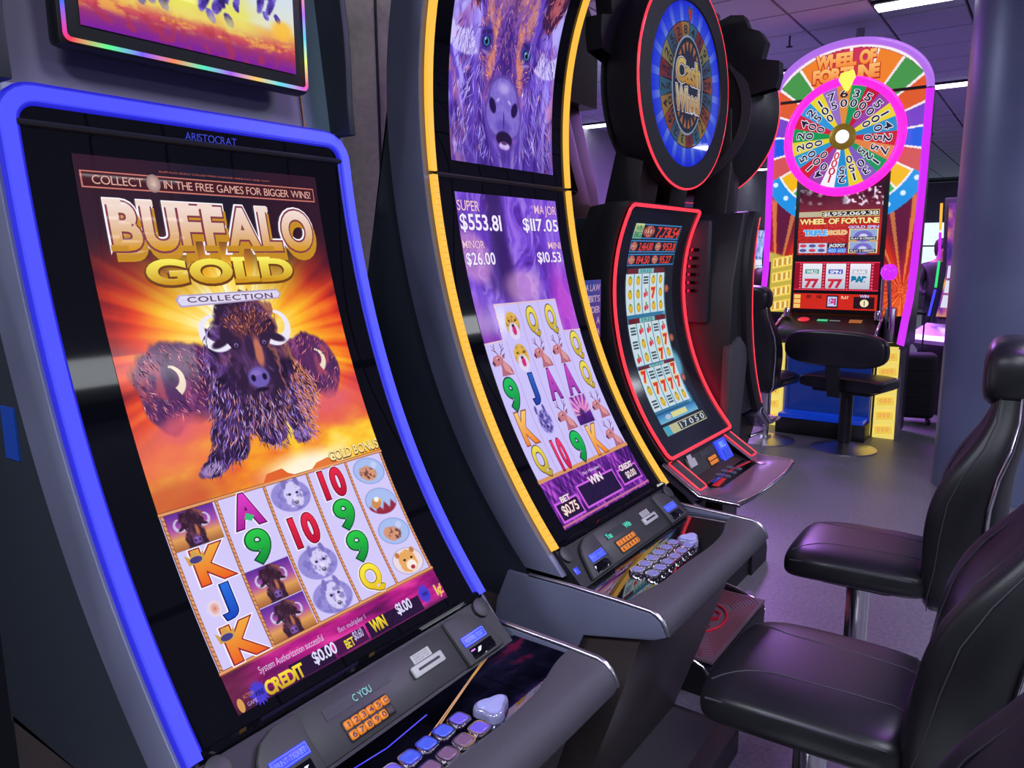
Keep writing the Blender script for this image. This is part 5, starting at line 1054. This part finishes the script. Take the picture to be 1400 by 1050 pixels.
# wheel
wz_ = 2.53; WY = FY-.10
def wtf(p, q): return p
drum = MB().lathe([(.40, FY), (.44, FY-.02), (.44, WY+.01), (.40, WY+.004)], 48, (0, 0, wz_), 'y').obj('wheel_drum', M_NAVY, wf, 40)
tag(MB().tube([(.445*math.cos(q), WY, wz_+.445*math.sin(q)) for q in np.linspace(0, 2*PI, 56, endpoint=False)], .036, 10, True).obj('wheel_ring', M_PINKRING, wf, 60), 'thick glowing pink ring')
SEG = [('60', (222, 140, 60)), ('30', (20, 150, 92)), ('500', (190, 24, 60)), ('50', (150, 66, 170)), ('100', (232, 210, 50)), ('40', (40, 140, 200)), ('250', (200, 30, 50)), ('75', (226, 130, 70)), ('125', (20, 150, 92)), ('30', (130, 90, 190)), ('150', (232, 206, 40)), ('25', (34, 140, 206)),
       ('1000', (244, 240, 250)), ('40', (150, 70, 170)), ('100', (206, 30, 54)), ('50', (40, 150, 206)), ('200', (226, 206, 50)), ('20', (24, 150, 80)), ('400', (206, 36, 60)), ('25', (50, 150, 216)), ('100', (230, 212, 40)), ('75', (150, 110, 200))]
wheel = MB().lathe([(.41, WY+.008), (.41, WY-.004)], 44, (0, 0, wz_), 'y').obj('wheel_disc', M_NAVY, wf, 40)
for i, (t, c) in enumerate(SEG):
    am = math.radians(-2+360/22*i); h = math.radians(180/22)
    A = Art(lambda u, v, hh: np.stack([np.asarray(u), WY-.006-np.asarray(hh), wz_+np.asarray(v)], 1), .001)
    P = [(.09*math.sin(am-h), .09*math.cos(am-h))]+[(.41*math.sin(am+s_*h), .41*math.cos(am+s_*h)) for s_ in (-1, 0, 1)]+[(.09*math.sin(am+h), .09*math.cos(am+h))]
    A.poly(P, c, 0)
    for k, chd in enumerate(t):
        rr = .345-.075*k*(.84 if len(t) > 3 else 1); ra = np.array([math.sin(am), math.cos(am)]); ta = np.array([ra[1], -ra[0]]); wd = .056-.006*k
        A.text(chd, 0, 0, 1, 1, (206, 40, 70) if t == '1000' else (26, 26, 60), 1, .015, ol=((240, 236, 250), .045), f=lambda a, b_, rr=rr, ra=ra, ta=ta, wd=wd: ra[None]*(rr+(b_[:, None]-.5)*.060)+ta[None]*((a[:, None]-.5)*wd))
    A.build('wheel_segment', M_LITPRINT, wheel)
MB().lathe([(.105, WY-.004), (.105, WY-.025), (.09, WY-.03), (.06, WY-.032)], 32, (0, 0, wz_), 'y').obj('hub', mat('brass_hub', srgb(150, 124, 40), .35, .5, emit=srgb(120, 96, 30), es=.6), wf, 40)
MB().lathe([(.056, WY-.028), (.05, WY-.042), (.03, WY-.05)], 24, (0, 0, wz_), 'y').obj('hub_lamp', mat('white_hub', (.8, .8, .8), .3, emit=(.9, .88, .95), es=1.), wf, 60)
MB().prism([(-.055, 2.98), (-.04, 3.03), (.055, 3.05), (.075, 2.99), (.02, 2.89), (.0, 2.89)], WY-.05, WY-.01, 'y').obj('pointer', mat('yellow_pointer', (.5, .5, .05), .3, emit=(.85, .90, .12), es=1.), wf, 0, bevel=.006)
# video screen, reels, red panel
MB().box((0, FY-.02, 1.72), (.74, .04, 1.34)).obj('screen_surround', M_BLACK, wf, bevel=.006)
SY = FY-.042
A = Art(plane_map((-.335, SY, 2.12), (.67, 0, 0), (0, 0, -.56), (0, -1, 0)), .001); img, u, v = canvas(70, .836); n = fbm(u*16, v*16, 5)
img[:] = ramp(v/.836, [(0, (60, 20, 40)), (.3, (120, 40, 60)), (.5, (190, 40, 40)), (1, (150, 30, 36))]); over(img, (v < .2)*sm(.45, .75, n)*(u < .6)*.8, (190, 196, 206)); over(img, (v < .22)*sm(.66, .8, vnoise(u*40, v*40, 6))*(u > .55), (255, 230, 255)); ra_ = np.arctan2(v-.5, u-.3); over(img, (v > .42)*(np.sin(ra_*40) > .2)*(u < .58)*.5, (236, 70, 50)); A.grid(img)
A.rect(.28, .33, .97, .43, (200, 170, 110), 1).rect(.29, .345, .96, .415, (40, 34, 40), 2).text('$1,952,069.38', .30, .352, .95, .408, (230, 226, 220), 3, .02); A.rect(.0, .34, .28, .42, (190, 180, 150), 1)
A.text('WHEEL OF FORTUNE', .02, .45, .97, .53, (150, 60, 30), 2, .08).text('WHEEL OF FORTUNE', .02, .448, .97, .528, (250, 230, 150), 3, .03)
A.text('GOLD SPIN', .62, .565, .97, .605, (206, 190, 236), 3, .04, ol=((60, 30, 120), .04)); A.text('TRIPLE', .08, .62, .36, .70, (80, 170, 236), 3, .06, ol=((236, 240, 250), .05)).text('GOLD', .37, .63, .60, .69, (230, 180, 100), 3, .06, ol=((250, 240, 220), .04))
for k, t in enumerate(('PLAY 10 CREDITS', 'PLAY 2 CREDITS')):
    v0 = .615+.185*k; A.rect(.63, v0, .97, v0+.175, (226, 214, 150), 1).rect(.645, v0+.01, .955, v0+.165, (150, 170, 214), 2).ell(.8, v0+.11, .11, .085, (120, 110, 200), 3, 20).ell(.8, v0+.11, .05, .04, (206, 210, 240), 4, 16).rect(.645, v0+.115, .955, v0+.165, (40, 40, 70), 5).text(t, .66, v0+.125, .94, v0+.155, (236, 236, 240), 6, .02)
A.rect(.02, .82, .37, .97, (196, 206, 236), 1).rect(.38, .82, .61, .89, (30, 40, 60), 1).text('JACKPOT', .40, .832, .59, .88, (240, 240, 246), 2, .03).rect(.38, .895, .61, .97, (40, 100, 206), 1).text('400 600', .39, .905, .60, .96, (150, 200, 250), 2, .02)
for r in range(2):
    for c in range(3): A.ell(.075+.115*c, .86+.07*r, .045, .026, ((90, 90, 150) if (r+c) % 2 else (206, 70, 90)), 2, 12)
tag(A.build('video_screen', M_SCREEN, wf), 'screen with a jackpot total and bonus choices')
A = Art(plane_map((-.345, SY, 1.50), (.69, 0, 0), (0, 0, -.245), (0, -1, 0)), .001); A.rect(0, 0, 1, 1, (150, 16, 40), 0).rect(0, 0, 1, .03, (255, 60, 90), 1).rect(0, .97, 1, 1, (255, 60, 90), 1)
for k in range(4):
    for q in range(9): A.ell(.075+.283*k, .08+.105*q, .012, .035, (255, 90, 120), 2, 8)
for k in range(3):
    u0 = .10+.283*k; A.rect(u0, .06, u0+.235, .94, (240, 240, 250), 1, (186, 190, 206))
    A.text('7', u0+.04, .62, u0+.11, .9, (206, 40, 60), 2, .06).text('7', u0+.12, .62, u0+.19, .9, (190, 40, 70), 2, .06) if k < 2 else A.text('BAR', u0+.03, .5, u0+.2, .68, (20, 120, 160), 2, .1)
    A.rect(u0+.03, .26, u0+.2, .42, [(90, 160, 140), (60, 80, 190), (190, 190, 206)][k], 2).text(['WILD', 'SPIN', 'BAR'][k], u0+.05, .29, u0+.18, .40, (240, 240, 250), 3, .02)
tag(A.build('reel_window', M_SCREEN, wf), 'three lit white reels between red dotted bars')
A = Art(plane_map((-.345, SY, 1.225), (.69, 0, 0), (0, 0, -.135), (0, -1, 0)), .001); A.rect(0, 0, 1, 1, (206, 40, 24), 0).rect(.41, .1, .55, .9, (30, 26, 40), 1).rect(.425, .18, .535, .8, (196, 206, 246), 2).text('$1', .445, .28, .52, .7, (196, 40, 120), 3, .04).rect(.73, .15, .97, .9, (40, 18, 26), 1).ell(.855, .55, .05, .24, (246, 226, 190), 2, 16).text('1', .843, .4, .868, .7, (40, 30, 40), 3, .04).text('WIN', .80, .02, .90, .2, (190, 190, 250), 3, .03)
for k in range(3): A.rect(.01, .08+.31*k, .09, .34+.31*k, (240, 200, 110), 1)
A.text('PLAY', .585, .12, .67, .3, (250, 220, 170), 2, .03).text('CREDITS', .16, .1, .22, .3, (40, 20, 20), 2, .04).text('PAID', .29, .1, .35, .3, (40, 20, 20), 2, .04)
A.build('meter_panel', M_LITPRINT, wf)
# button console, lever, lower lit columns
MB().prism([(FY, 1.05), (FY-.34, .93), (FY-.36, .86), (FY-.30, .80), (FY, .80)], -.40, .40).obj('console', M_BLACK, wf, 30, bevel=.008)
A = Art(plane_map((-.36, FY-.012, 1.053), (.72, 0, 0), (0, -.32, -.113), (0, -.33, .944)), .002); A.ell(.2, .45, .07, .14, (226, 50, 70), 1, 14).rect(.36, .4, .48, .52, (40, 200, 140), 1).rect(.5, .43, .62, .49, (110, 120, 120), 1).rect(.72, .35, .86, .55, (160, 96, 50), 1); A.build('console_lamps', M_LITPRINT, wf)
for s_ in (-1, 1):
    MB().lathe([(.03, .0), (.03, .05), (.02, .08)], 12, (s_*.37, FY-.12, 1.02)).obj('chrome_cap', M_CHROME, wf); MB().tube([(s_*.40, FY-.02, 1.06), (s_*.41, FY-.33, .95), (s_*.40, FY-.36, .88)], .012, 8).obj('console_trim', M_CHROME, wf, 60)
lv = MB().tube([(.46, FY-.10, .95), (.455, FY-.12, 1.15), (.44, FY-.16, 1.36)], .016, 10).obj('lever', M_CHROME, wf, 60); MB().lathe([(.0, -.07), (.045, -.055), (.065, -.01), (.06, .03), (.035, .06), (.0, .065)], 20, (.44, FY-.17, 1.42)).obj('lever_knob', M_PINKLED, lv, 60)
MB().box((.46, FY-.05, .98), (.09, .10, .30)).obj('lever_housing', M_SATIN, wf, bevel=.02); MB().tube([(.38, FY-.05, 1.36), (.385, FY-.07, 1.1), (.38, FY-.09, .86)], .014, 8).obj('chrome_rail', M_CHROME, wf, 60)
M_GOLDL = mat('gold_backlight', (.4, .3, .05), .4, emit=(.80, .55, .08), es=.95)
for s_ in (-1, 1):
    MB().box((s_*.475, FY-.04, .40), (.17, .10, .78)).obj('lit_column', mat('yellow_backlight', (.4, .3, .05), .4, emit=(.86, .70, .16), es=.9), wf, bevel=.004)
    MB().prism([(FY+.05, 0), (FY-.10, 0), (FY-.13, .4), (FY-.14, .80), (FY+.05, .80)], s_*.575-.012, s_*.575+.012).obj('column_edge', M_SATIN, wf, 30)
    for k in range(6):
        bar = MB().box((0, 0, 0), (.14, .02, .075), Matrix.Rotation(-.12, 3, 'Y')).obj('gold_bar', M_GOLDL, wf, bevel=.01); bar.location = (s_*.475, FY-.095, .085+.125*k)
        A = Art(plane_map((s_*.475-.05, FY-.107, .085+.125*k+.025), (.10, 0, .012), (0, 0, -.05), (0, -1, 0)), .0005)
        for q in range(3): A.ell(.18+.32*q, .5, .12, .34, (252, 210, 120), 1, 12, (226, 130, 40))
        A.build('bar_print', M_LITPRINT, wf)
MB().box((0, FY-.03, .42), (.72, .06, .74)).obj('belly_glass', mat('deep_blue_panel', (.01, .015, .06), .15, emit=(.005, .02, .16), es=.8), wf, bevel=.004)
MB().box((0, FY-.20, .16), (.70, .22, .035)).obj('foot_step', mat('blue_step', (.02, .05, .4), .3, emit=(.0, .03, .42), es=.7), wf, bevel=.006)
MB().box((0, FY-.16, .07), (.74, .30, .14)).obj('foot_base', M_BLACK, wf, bevel=.006)
for s_ in (-1, 1): MB().tube([(s_*.36, FY-.09, .02), (s_*.36, FY-.09, .80)], .014, 8).obj('chrome_post', M_CHROME, wf, 60)

# ------------------------------------------------------------------ chairs
M_SHELL = mat('chair_shell', srgb(34, 32, 40), .45, bump=.05)
def seat_loft(b, ys, N=32):
    R = []
    for (yy, a, zc, h, n) in ys: R.append([(p[0], yy, zc+p[1]) for p in sring(a, h, n, N)])
    return b.rings(R)
def make_chair(label):
    root = thing('casino_chair', label, 'chair', (0, 0, 0), 0, 'black high-back chairs in the aisle')
    secs = [(-.225, .14, .540, .022, 3), (-.218, .195, .541, .048, 3), (-.19, .214, .543, .060, 3.2), (-.10, .220, .544, .061, 3.3), (.05, .222, .542, .061, 3.3), (.14, .219, .538, .060, 3.3), (.19, .208, .530, .057, 3.1), (.215, .182, .524, .046, 3), (.226, .13, .520, .024, 3)]
    seat = seat_loft(MB(), secs).obj('seat', M_LEATHER, root, 180); sub = seat.modifiers.new('s', 'SUBSURF'); sub.levels = 1; sub.render_levels = 2
    def top(xx, yy):
        s = np.array(secs); a, zc, h, n = (np.interp(yy, s[:, 0], s[:, k]) for k in (1, 2, 3, 4)); return zc+h*max(1-abs(xx/a)**n, 0)**(1/n)
    for s_ in (-1, 1):
        pth = []
        for t in np.linspace(0, 1, 18): yy = -.20+.395*t; xx = s_*(.085+.02*t+.10*max(t-.72, 0)**1.4*3); pth.append((xx, yy, top(xx, yy)-.001))
        MB().tube(pth, .0017, 6).obj('seat_seam', M_STITCH, seat, 60)
        MB().tube([(s_*.2175*(1-.05*abs(t)), yy, .571-.016*max(t, 0)) for t, yy in [(q, q*.19) for q in np.linspace(-1, 1, 12)]], .0025, 6).obj('seat_seam', M_STITCH, seat, 60)
    # back: waisted shell with side bolsters
    lv = [(.44, -.215, .10, .06, 0, .0), (.465, -.21, .165, .11, .005, 0), (.52, -.205, .195, .15, .015, 0), (.62, -.215, .212, .185, .035, 0), (.74, -.222, .222, .19, .045, 0), (.84, -.236, .222, .175, .048, 0), (.93, -.272, .212, .145, .044, 0), (1.01, -.318, .192, .115, .034, 0), (1.09, -.346, .165, .095, .022, 0), (1.17, -.350, .145, .09, .012, 0), (1.24, -.35, .135, .08, .008, 0), (1.27, -.355, .11, .05, .004, 0)]
    R = []
    for z, f, w_, t, g, _ in lv:
        ring = []
        for k in range(13): s = -1+2*k/12; ring.append((s*w_*.96, f+g*abs(s)**2.2-.018*abs(s)**10, z))
        ring += [(w_, f+g*.55-t*.22, z), (w_, f-t*.5, z)]
        for k in range(13): s = 1-2*k/12; ring.append((s*w_*.93, f-t*(1-.22*abs(s)**3), z))
        ring += [(-w_, f-t*.5, z), (-w_, f+g*.55-t*.22, z)]
        R.append(ring)
    bk = MB().rings(R).obj('backrest', M_LEATHER, root, 180); sub = bk.modifiers.new('s', 'SUBSURF'); sub.levels = 1; sub.render_levels = 2
    for s_ in (-1, 1):
        pin = []; pout = []
        for z, f, w_, t, g, _ in lv[1:-2]: s = .62; pin.append((s_*s*w_, f+g*s**2.2+.0015, z)); pout.append((s_*(w_+.001), f-t*.12, z))
        MB().tube(pin, .0017, 6).obj('back_seam', M_STITCH, bk, 60); MB().tube(pout, .0017, 6).obj('back_seam', M_STITCH, bk, 60)
        MB().tube([(s_*(w_*.97), f-t*.72, z) for z, f, w_, t, g, _ in lv[1:-2]], .007, 8).obj('chrome_edge', M_CHROME, bk, 60)
    hd = seat_loft(MB(), [(-.455, .12, 1.222, .06, 3), (-.445, .158, 1.224, .09, 3), (-.40, .172, 1.226, .106, 3), (-.345, .170, 1.224, .106, 3), (-.318, .155, 1.22, .092, 3), (-.306, .11, 1.216, .06, 3)]).obj('headrest', M_LEATHER, root, 180)
    sub = hd.modifiers.new('s', 'SUBSURF'); sub.levels = 1; sub.render_levels = 2
    MB().prism(rrect(.24, .26, .04), .462, .495, 'z').obj('seat_pan', M_SHELL, root, bevel=.006); MB().box((.02, -.02, .46), (.10, .16, .04)).obj('tilt_box', M_BLACK, root, bevel=.01)
    MB().box((0, -.20, .47), (.12, .16, .03)).obj('back_bracket', M_BLACK, root, bevel=.006)
    MB().lathe([(.033, .03), (.033, .45)], 24).obj('post', M_CHROME, root); MB().lathe([(.028, .2), (.040, .205), (.040, .44), (.028, .445)], 24).obj('post_sleeve', M_CHROME, root)
    MB().lathe([(.0, 0), (.25, 0), (.25, .008), (.20, .016), (.06, .028), (.045, .05)], 40).obj('base_plate', M_SATIN, root, 40)
    return root
ch = make_chair('black high-back chair in front of the gold-edged machine, nearest whole seat'); ch.location = (1.775, .375, 0); ch.scale = (1.05, 1, 1.03)
c2 = copy_tree(ch); c2.location = (2.735, .455, 0); c2.scale = (1, 1, 1); c2.rotation_euler.z = math.radians(1); tag(c2, 'black high-back chair in front of the red-edged machine, second seat from the front')
c3 = copy_tree(ch); c3.location = (.93, .29, 0); c3.scale = (1, 1, 1); tag(c3, 'black chair at the bottom right corner, only its back bolster showing')
c4 = copy_tree(ch); c4.location = (6.42, 1.90, 0); c4.scale = (1, 1, 1); c4.rotation_euler.z = math.radians(-97); tag(c4, 'distant black high-back chair between the machine backs and the wheel machine')
for t_ in (ch,):
    for o in [o for o in COL.objects if o.parent == t_ and o.name.split('.')[0] in ('backrest', 'headrest')]:
        Rx = Matrix.Rotation(math.radians(7), 3, 'X'); pv = Vector((0, -.2, .5)); o.rotation_euler = (math.radians(7), 0, 0); o.location = pv-Rx @ pv
# two-seat bench in front of the wheel machine
bn = thing('bench_seat', 'wide black two-person bench with low backrest in front of the wheel machine', 'bench', (6.46, 1.27, 0), -PI/2-math.radians(13))
def pill(b, w_, h, d, c, n=5):
    R = []
    for s_, yy in ((.82, -1), (.96, -.85), (1, -.4), (1, .4), (.96, .85), (.82, 1)): R.append([(c[0]+p[0]*(1-(1-s_)*.25), c[1]+yy*d/2, c[2]+p[1]*s_) for p in sring(w_/2, h/2, n, 36)])
    return b.rings(R)
pill(MB(), .66, .11, .40, (0, .02, .555)).obj('seat', M_LEATHER, bn, 60)
o = pill(MB(), .80, .28, .10, (0, -.26, .845), 3.2).obj('backrest', M_LEATHER, bn, 60)
MB().prism([(-.20, .46), (-.24, .46), (-.30, .66), (-.30, .80), (-.26, .80), (-.26, .66)], -.05, .05).obj('back_bracket', M_BLACK, bn, 30)
MB().lathe([(.05, .03), (.05, .50)], 20).obj('post', M_BLACK, bn); MB().lathe([(.0, 0), (.25, 0), (.25, .010), (.15, .03), (.06, .055)], 40).obj('base_plate', M_SATIN, bn, 40)
MB().box((0, 0, .49), (.46, .26, .03)).obj('seat_pan', M_BLACK, bn, bevel=.006)

# ------------------------------------------------------------------ things beyond the aisle
su = thing('suitcase', 'black wheeled suitcase standing beside the wheel machine', 'suitcase', (7.85, 1.0, 0), .2)
MB().box((0, 0, .36), (.26, .42, .60)).obj('shell', mat('black_fabric', srgb(20, 20, 24), .7, bump=.3), su, bevel=.05, seg=4)
for k in range(4): MB().box((-.131, 0, .16+.12*k), (.012, .34, .012)).obj('rib', M_BLACK, su, bevel=.004)
for s_ in (-1, 1): MB().tube([(.08, s_*.08, .60), (.08, s_*.08, 1.02)], .008, 8).obj('handle_tube', M_GREYPL, su)
MB().tube([(.08, -.09, 1.02), (.08, .09, 1.02)], .014, 8).obj('grip', M_BLACK, su)
for s_ in (-1, 1):
    for t_ in (-1, 1): MB().lathe([(.03, -.012), (.03, .012)], 16, (t_*.09, s_*.17, .03), 'y').obj('wheel', M_BLACK, su)
def far_machine(loc, rz, label, colr):
    t = thing('slot_machine', label, 'slot machine', loc, rz, 'far slot machines')
    MB().prism([(-.32, 0), (-.32, .62), (-.42, .70), (-.42, .76), (-.16, .86), (-.04, 1.4), (-.1, 2.1), (.2, 2.1), (.28, 0)], -.31, .31).obj('cabinet', M_BLACK, t, 30, bevel=.01)
    MB().prism([(-.44, .70), (-.46, .74), (-.43, .785), (-.17, .88), (-.15, .84)], -.33, .33).obj('deck', M_SATIN, t, 30)
    zs = [.9, 1.15, 1.4, 1.75, 2.08]; ys = [-.16, -.09, -.05, -.08, -.10]
    mp = lambda u, v, h: np.stack([-.25+.5*np.asarray(u), np.interp(2.05-1.1*np.asarray(v), zs, ys)-.012-np.asarray(h), 2.05-1.1*np.asarray(v)], 1)
    A = Art(mp, .002); img, u, v = canvas(20, 2.2); n = fbm(u*5, v*5, 3); img[:] = ramp(n, [(.2, colr[0]), (.5, colr[1]), (.8, colr[2])]); A.grid(img)
    for r in range(3):
        for c in range(5): A.rect(.04+.19*c, .55+.13*r, .19+.19*c, .66+.13*r, (220, 220, 240), 1)
    A.build('screen', M_SCREEN, t)
    for s_ in (-1, 1):
        for k, m in enumerate((M_GOLDLED, M_PINKLED, mat('green_led', (.01, .1, .03), .3, emit=(.03, .8, .2), es=1.), M_BLUELED)):
            MB().tube([(s_*.315, float(np.interp(z, zs, ys))-.03, z) for z in (2.05-.28*k, 1.79-.28*k)], .012, 6).obj('edge_light', m, t)
    return t
far_machine((8.6, .62, 0), -PI/2-.5, 'far slot machine with rainbow edge light between the wheel machine and the pillar', [(40, 40, 120), (150, 60, 160), (240, 180, 80)])
up = far_machine((6.5, 3.95, 0), 0, 'far slot machine behind the row with coloured lamps on its roof', [(40, 40, 120), (150, 60, 160), (240, 180, 80)])
for xx, c in ((-.15, (1, .05, .25)), (.25, (.1, .8, .7))):
    MB().box((xx, .05, 2.13), (.16, .1, .05)).obj('roof_lamp', mat('roof_lamp_%d' % (xx > 0), c, .3, emit=c, es=4.), up, bevel=.006)
    area('roof_lamp_light', (6.5+xx, 4.0, 2.2), .14, .1, 6, c, (PI, 0, 0))
far_machine((11.5, 4.6, 0), -PI/2, 'far slot machine seen past the black wheel back', [(30, 70, 160), (60, 140, 200), (200, 220, 240)])
for k in range(5):
    far_machine((15+1.3*k, 5.2, 0), 0, 'far slot machine, number %s from the near end of the row along the left wall' % ['one', 'two', 'three', 'four', 'five'][k], [(30, 60, 140), (80, 120, 210), (220, 200, 220)])
def person(loc, rz, label, top, hairc, sit):
    t = thing('person', label, 'person', loc, rz)
    h = 1.18 if sit else 1.0
    J = {'pel': (0, 0, .62 if sit else .95), 'sp': (0, .02, .85 if sit else 1.18), 'ch': (0, .02, 1.02 if sit else 1.36), 'nk': (0, .0, 1.14 if sit else 1.48), 'hd0': (0, -.02, 1.22 if sit else 1.57), 'hd1': (0, -.02, 1.32 if sit else 1.67)}
    c = J['ch'][2]; V = [J[k] for k in ('pel', 'sp', 'ch', 'nk', 'hd0', 'hd1')]; E = [(0, 1), (1, 2), (2, 3), (3, 4), (4, 5)]; RR = [.15, .14, .16, .055, .085, .075]
    for s_ in (-1, 1):
        n0 = len(V); V += [(s_*.19, .02, c+.03), (s_*.24, -.02, c-.22), (s_*.20, -.24, c-.30), (s_*.17, -.33, c-.28)]; E += [(2, n0), (n0, n0+1), (n0+1, n0+2), (n0+2, n0+3)]; RR += [.07, .052, .04, .035]
        n1 = len(V)
        if sit: V += [(s_*.10, -.02, .60), (s_*.12, -.42, .58), (s_*.12, -.42, .12), (s_*.12, -.54, .06)]
        else: V += [(s_*.10, 0, .90), (s_*.11, -.01, .50), (s_*.11, .02, .09), (s_*.11, -.12, .045)]
        E += [(0, n1), (n1, n1+1), (n1+1, n1+2), (n1+2, n1+3)]; RR += [.09, .065, .05, .04]
    me = bpy.data.meshes.new('body'); me.from_pydata(V, E, []); o = bpy.data.objects.new('body', me); COL.objects.link(o); o.parent = t
    sk = o.modifiers.new('skin', 'SKIN'); sk.use_smooth_shade = True
    for i, r in enumerate(RR): me.skin_vertices[0].data[i].radius = (r, r)
    me.skin_vertices[0].data[0].use_root = True
    s2 = o.modifiers.new('s', 'SUBSURF'); s2.levels = 1; s2.render_levels = 2
    m = bpy.data.materials.new('clothed_figure'); m.use_nodes = True; nt = m.node_tree; p = nt.nodes['Principled BSDF']; tc = nt.nodes.new('ShaderNodeTexCoord'); sx = nt.nodes.new('ShaderNodeSeparateXYZ'); rp = nt.nodes.new('ShaderNodeValToRGB'); mr = nt.nodes.new('ShaderNodeMapRange')
    mr.inputs['From Max'].default_value = 2.0; nt.links.new(tc.outputs['Object'], sx.inputs[0]); nt.links.new(sx.outputs[2], mr.inputs[0]); nt.links.new(mr.outputs[0], rp.inputs[0]); nt.links.new(rp.outputs[0], p.inputs['Base Color']); rp.color_ramp.interpolation = 'CONSTANT'
    e = rp.color_ramp.elements; e[0].color = (*srgb(26, 26, 34), 1); e[1].position = (J['pel'][2]+.02)/2; e[1].color = (*srgb(*top), 1); k = e.new((J['nk'][2]-.03)/2); k.color = (*srgb(176, 132, 112), 1)
    me.materials.append(m)
    hz = J['hd1'][2]; R = []
    for q, rr in ((-.14, .082), (-.08, .098), (0, .102), (.05, .088), (.085, .05)): R.append([(a, .018+b_, hz+q) for a, b_ in sring(rr, rr*1.05, 2, 16)])
    MB().rings(R).obj('hair', mat('dark_hair', srgb(*hairc), .5), t, 180)
    for s_ in (-1, 1): MB().lathe([(0, -.006), (.009, -.003), (.009, .003), (0, .006)], 8, (s_*.032, -.103, hz-.05), 'y').obj('eye', M_BLACK, t)
    MB().prism([(-.10, hz-.055), (-.128, hz-.085), (-.10, hz-.09)], -.012, .012).obj('nose', mat('skin_tone', srgb(176, 132, 112), .5), t)
    return t
person((9.3, 2.88, 0.0), 1.2, 'seated person with dark hair and dark top beyond the machine backs', (44, 40, 56), (50, 36, 30), True)
person((11.2, 1.18, 0), -1.4, 'standing person in dark clothes between the wheel machine and the pillar', (40, 30, 40), (30, 26, 26), False)
st = thing('stool', 'small round stool under the seated person beyond the machine backs', 'stool', (9.3, 2.88, 0)); MB().lathe([(.18, .38), (.2, .40), (.2, .44), (.17, .455)], 24).obj('seat', M_LEATHER, st); MB().lathe([(.03, .02), (.03, .38)], 12).obj('post', M_CHROME, st); MB().lathe([(.2, 0), (.2, .02)], 24).obj('base_plate', M_SATIN, st)
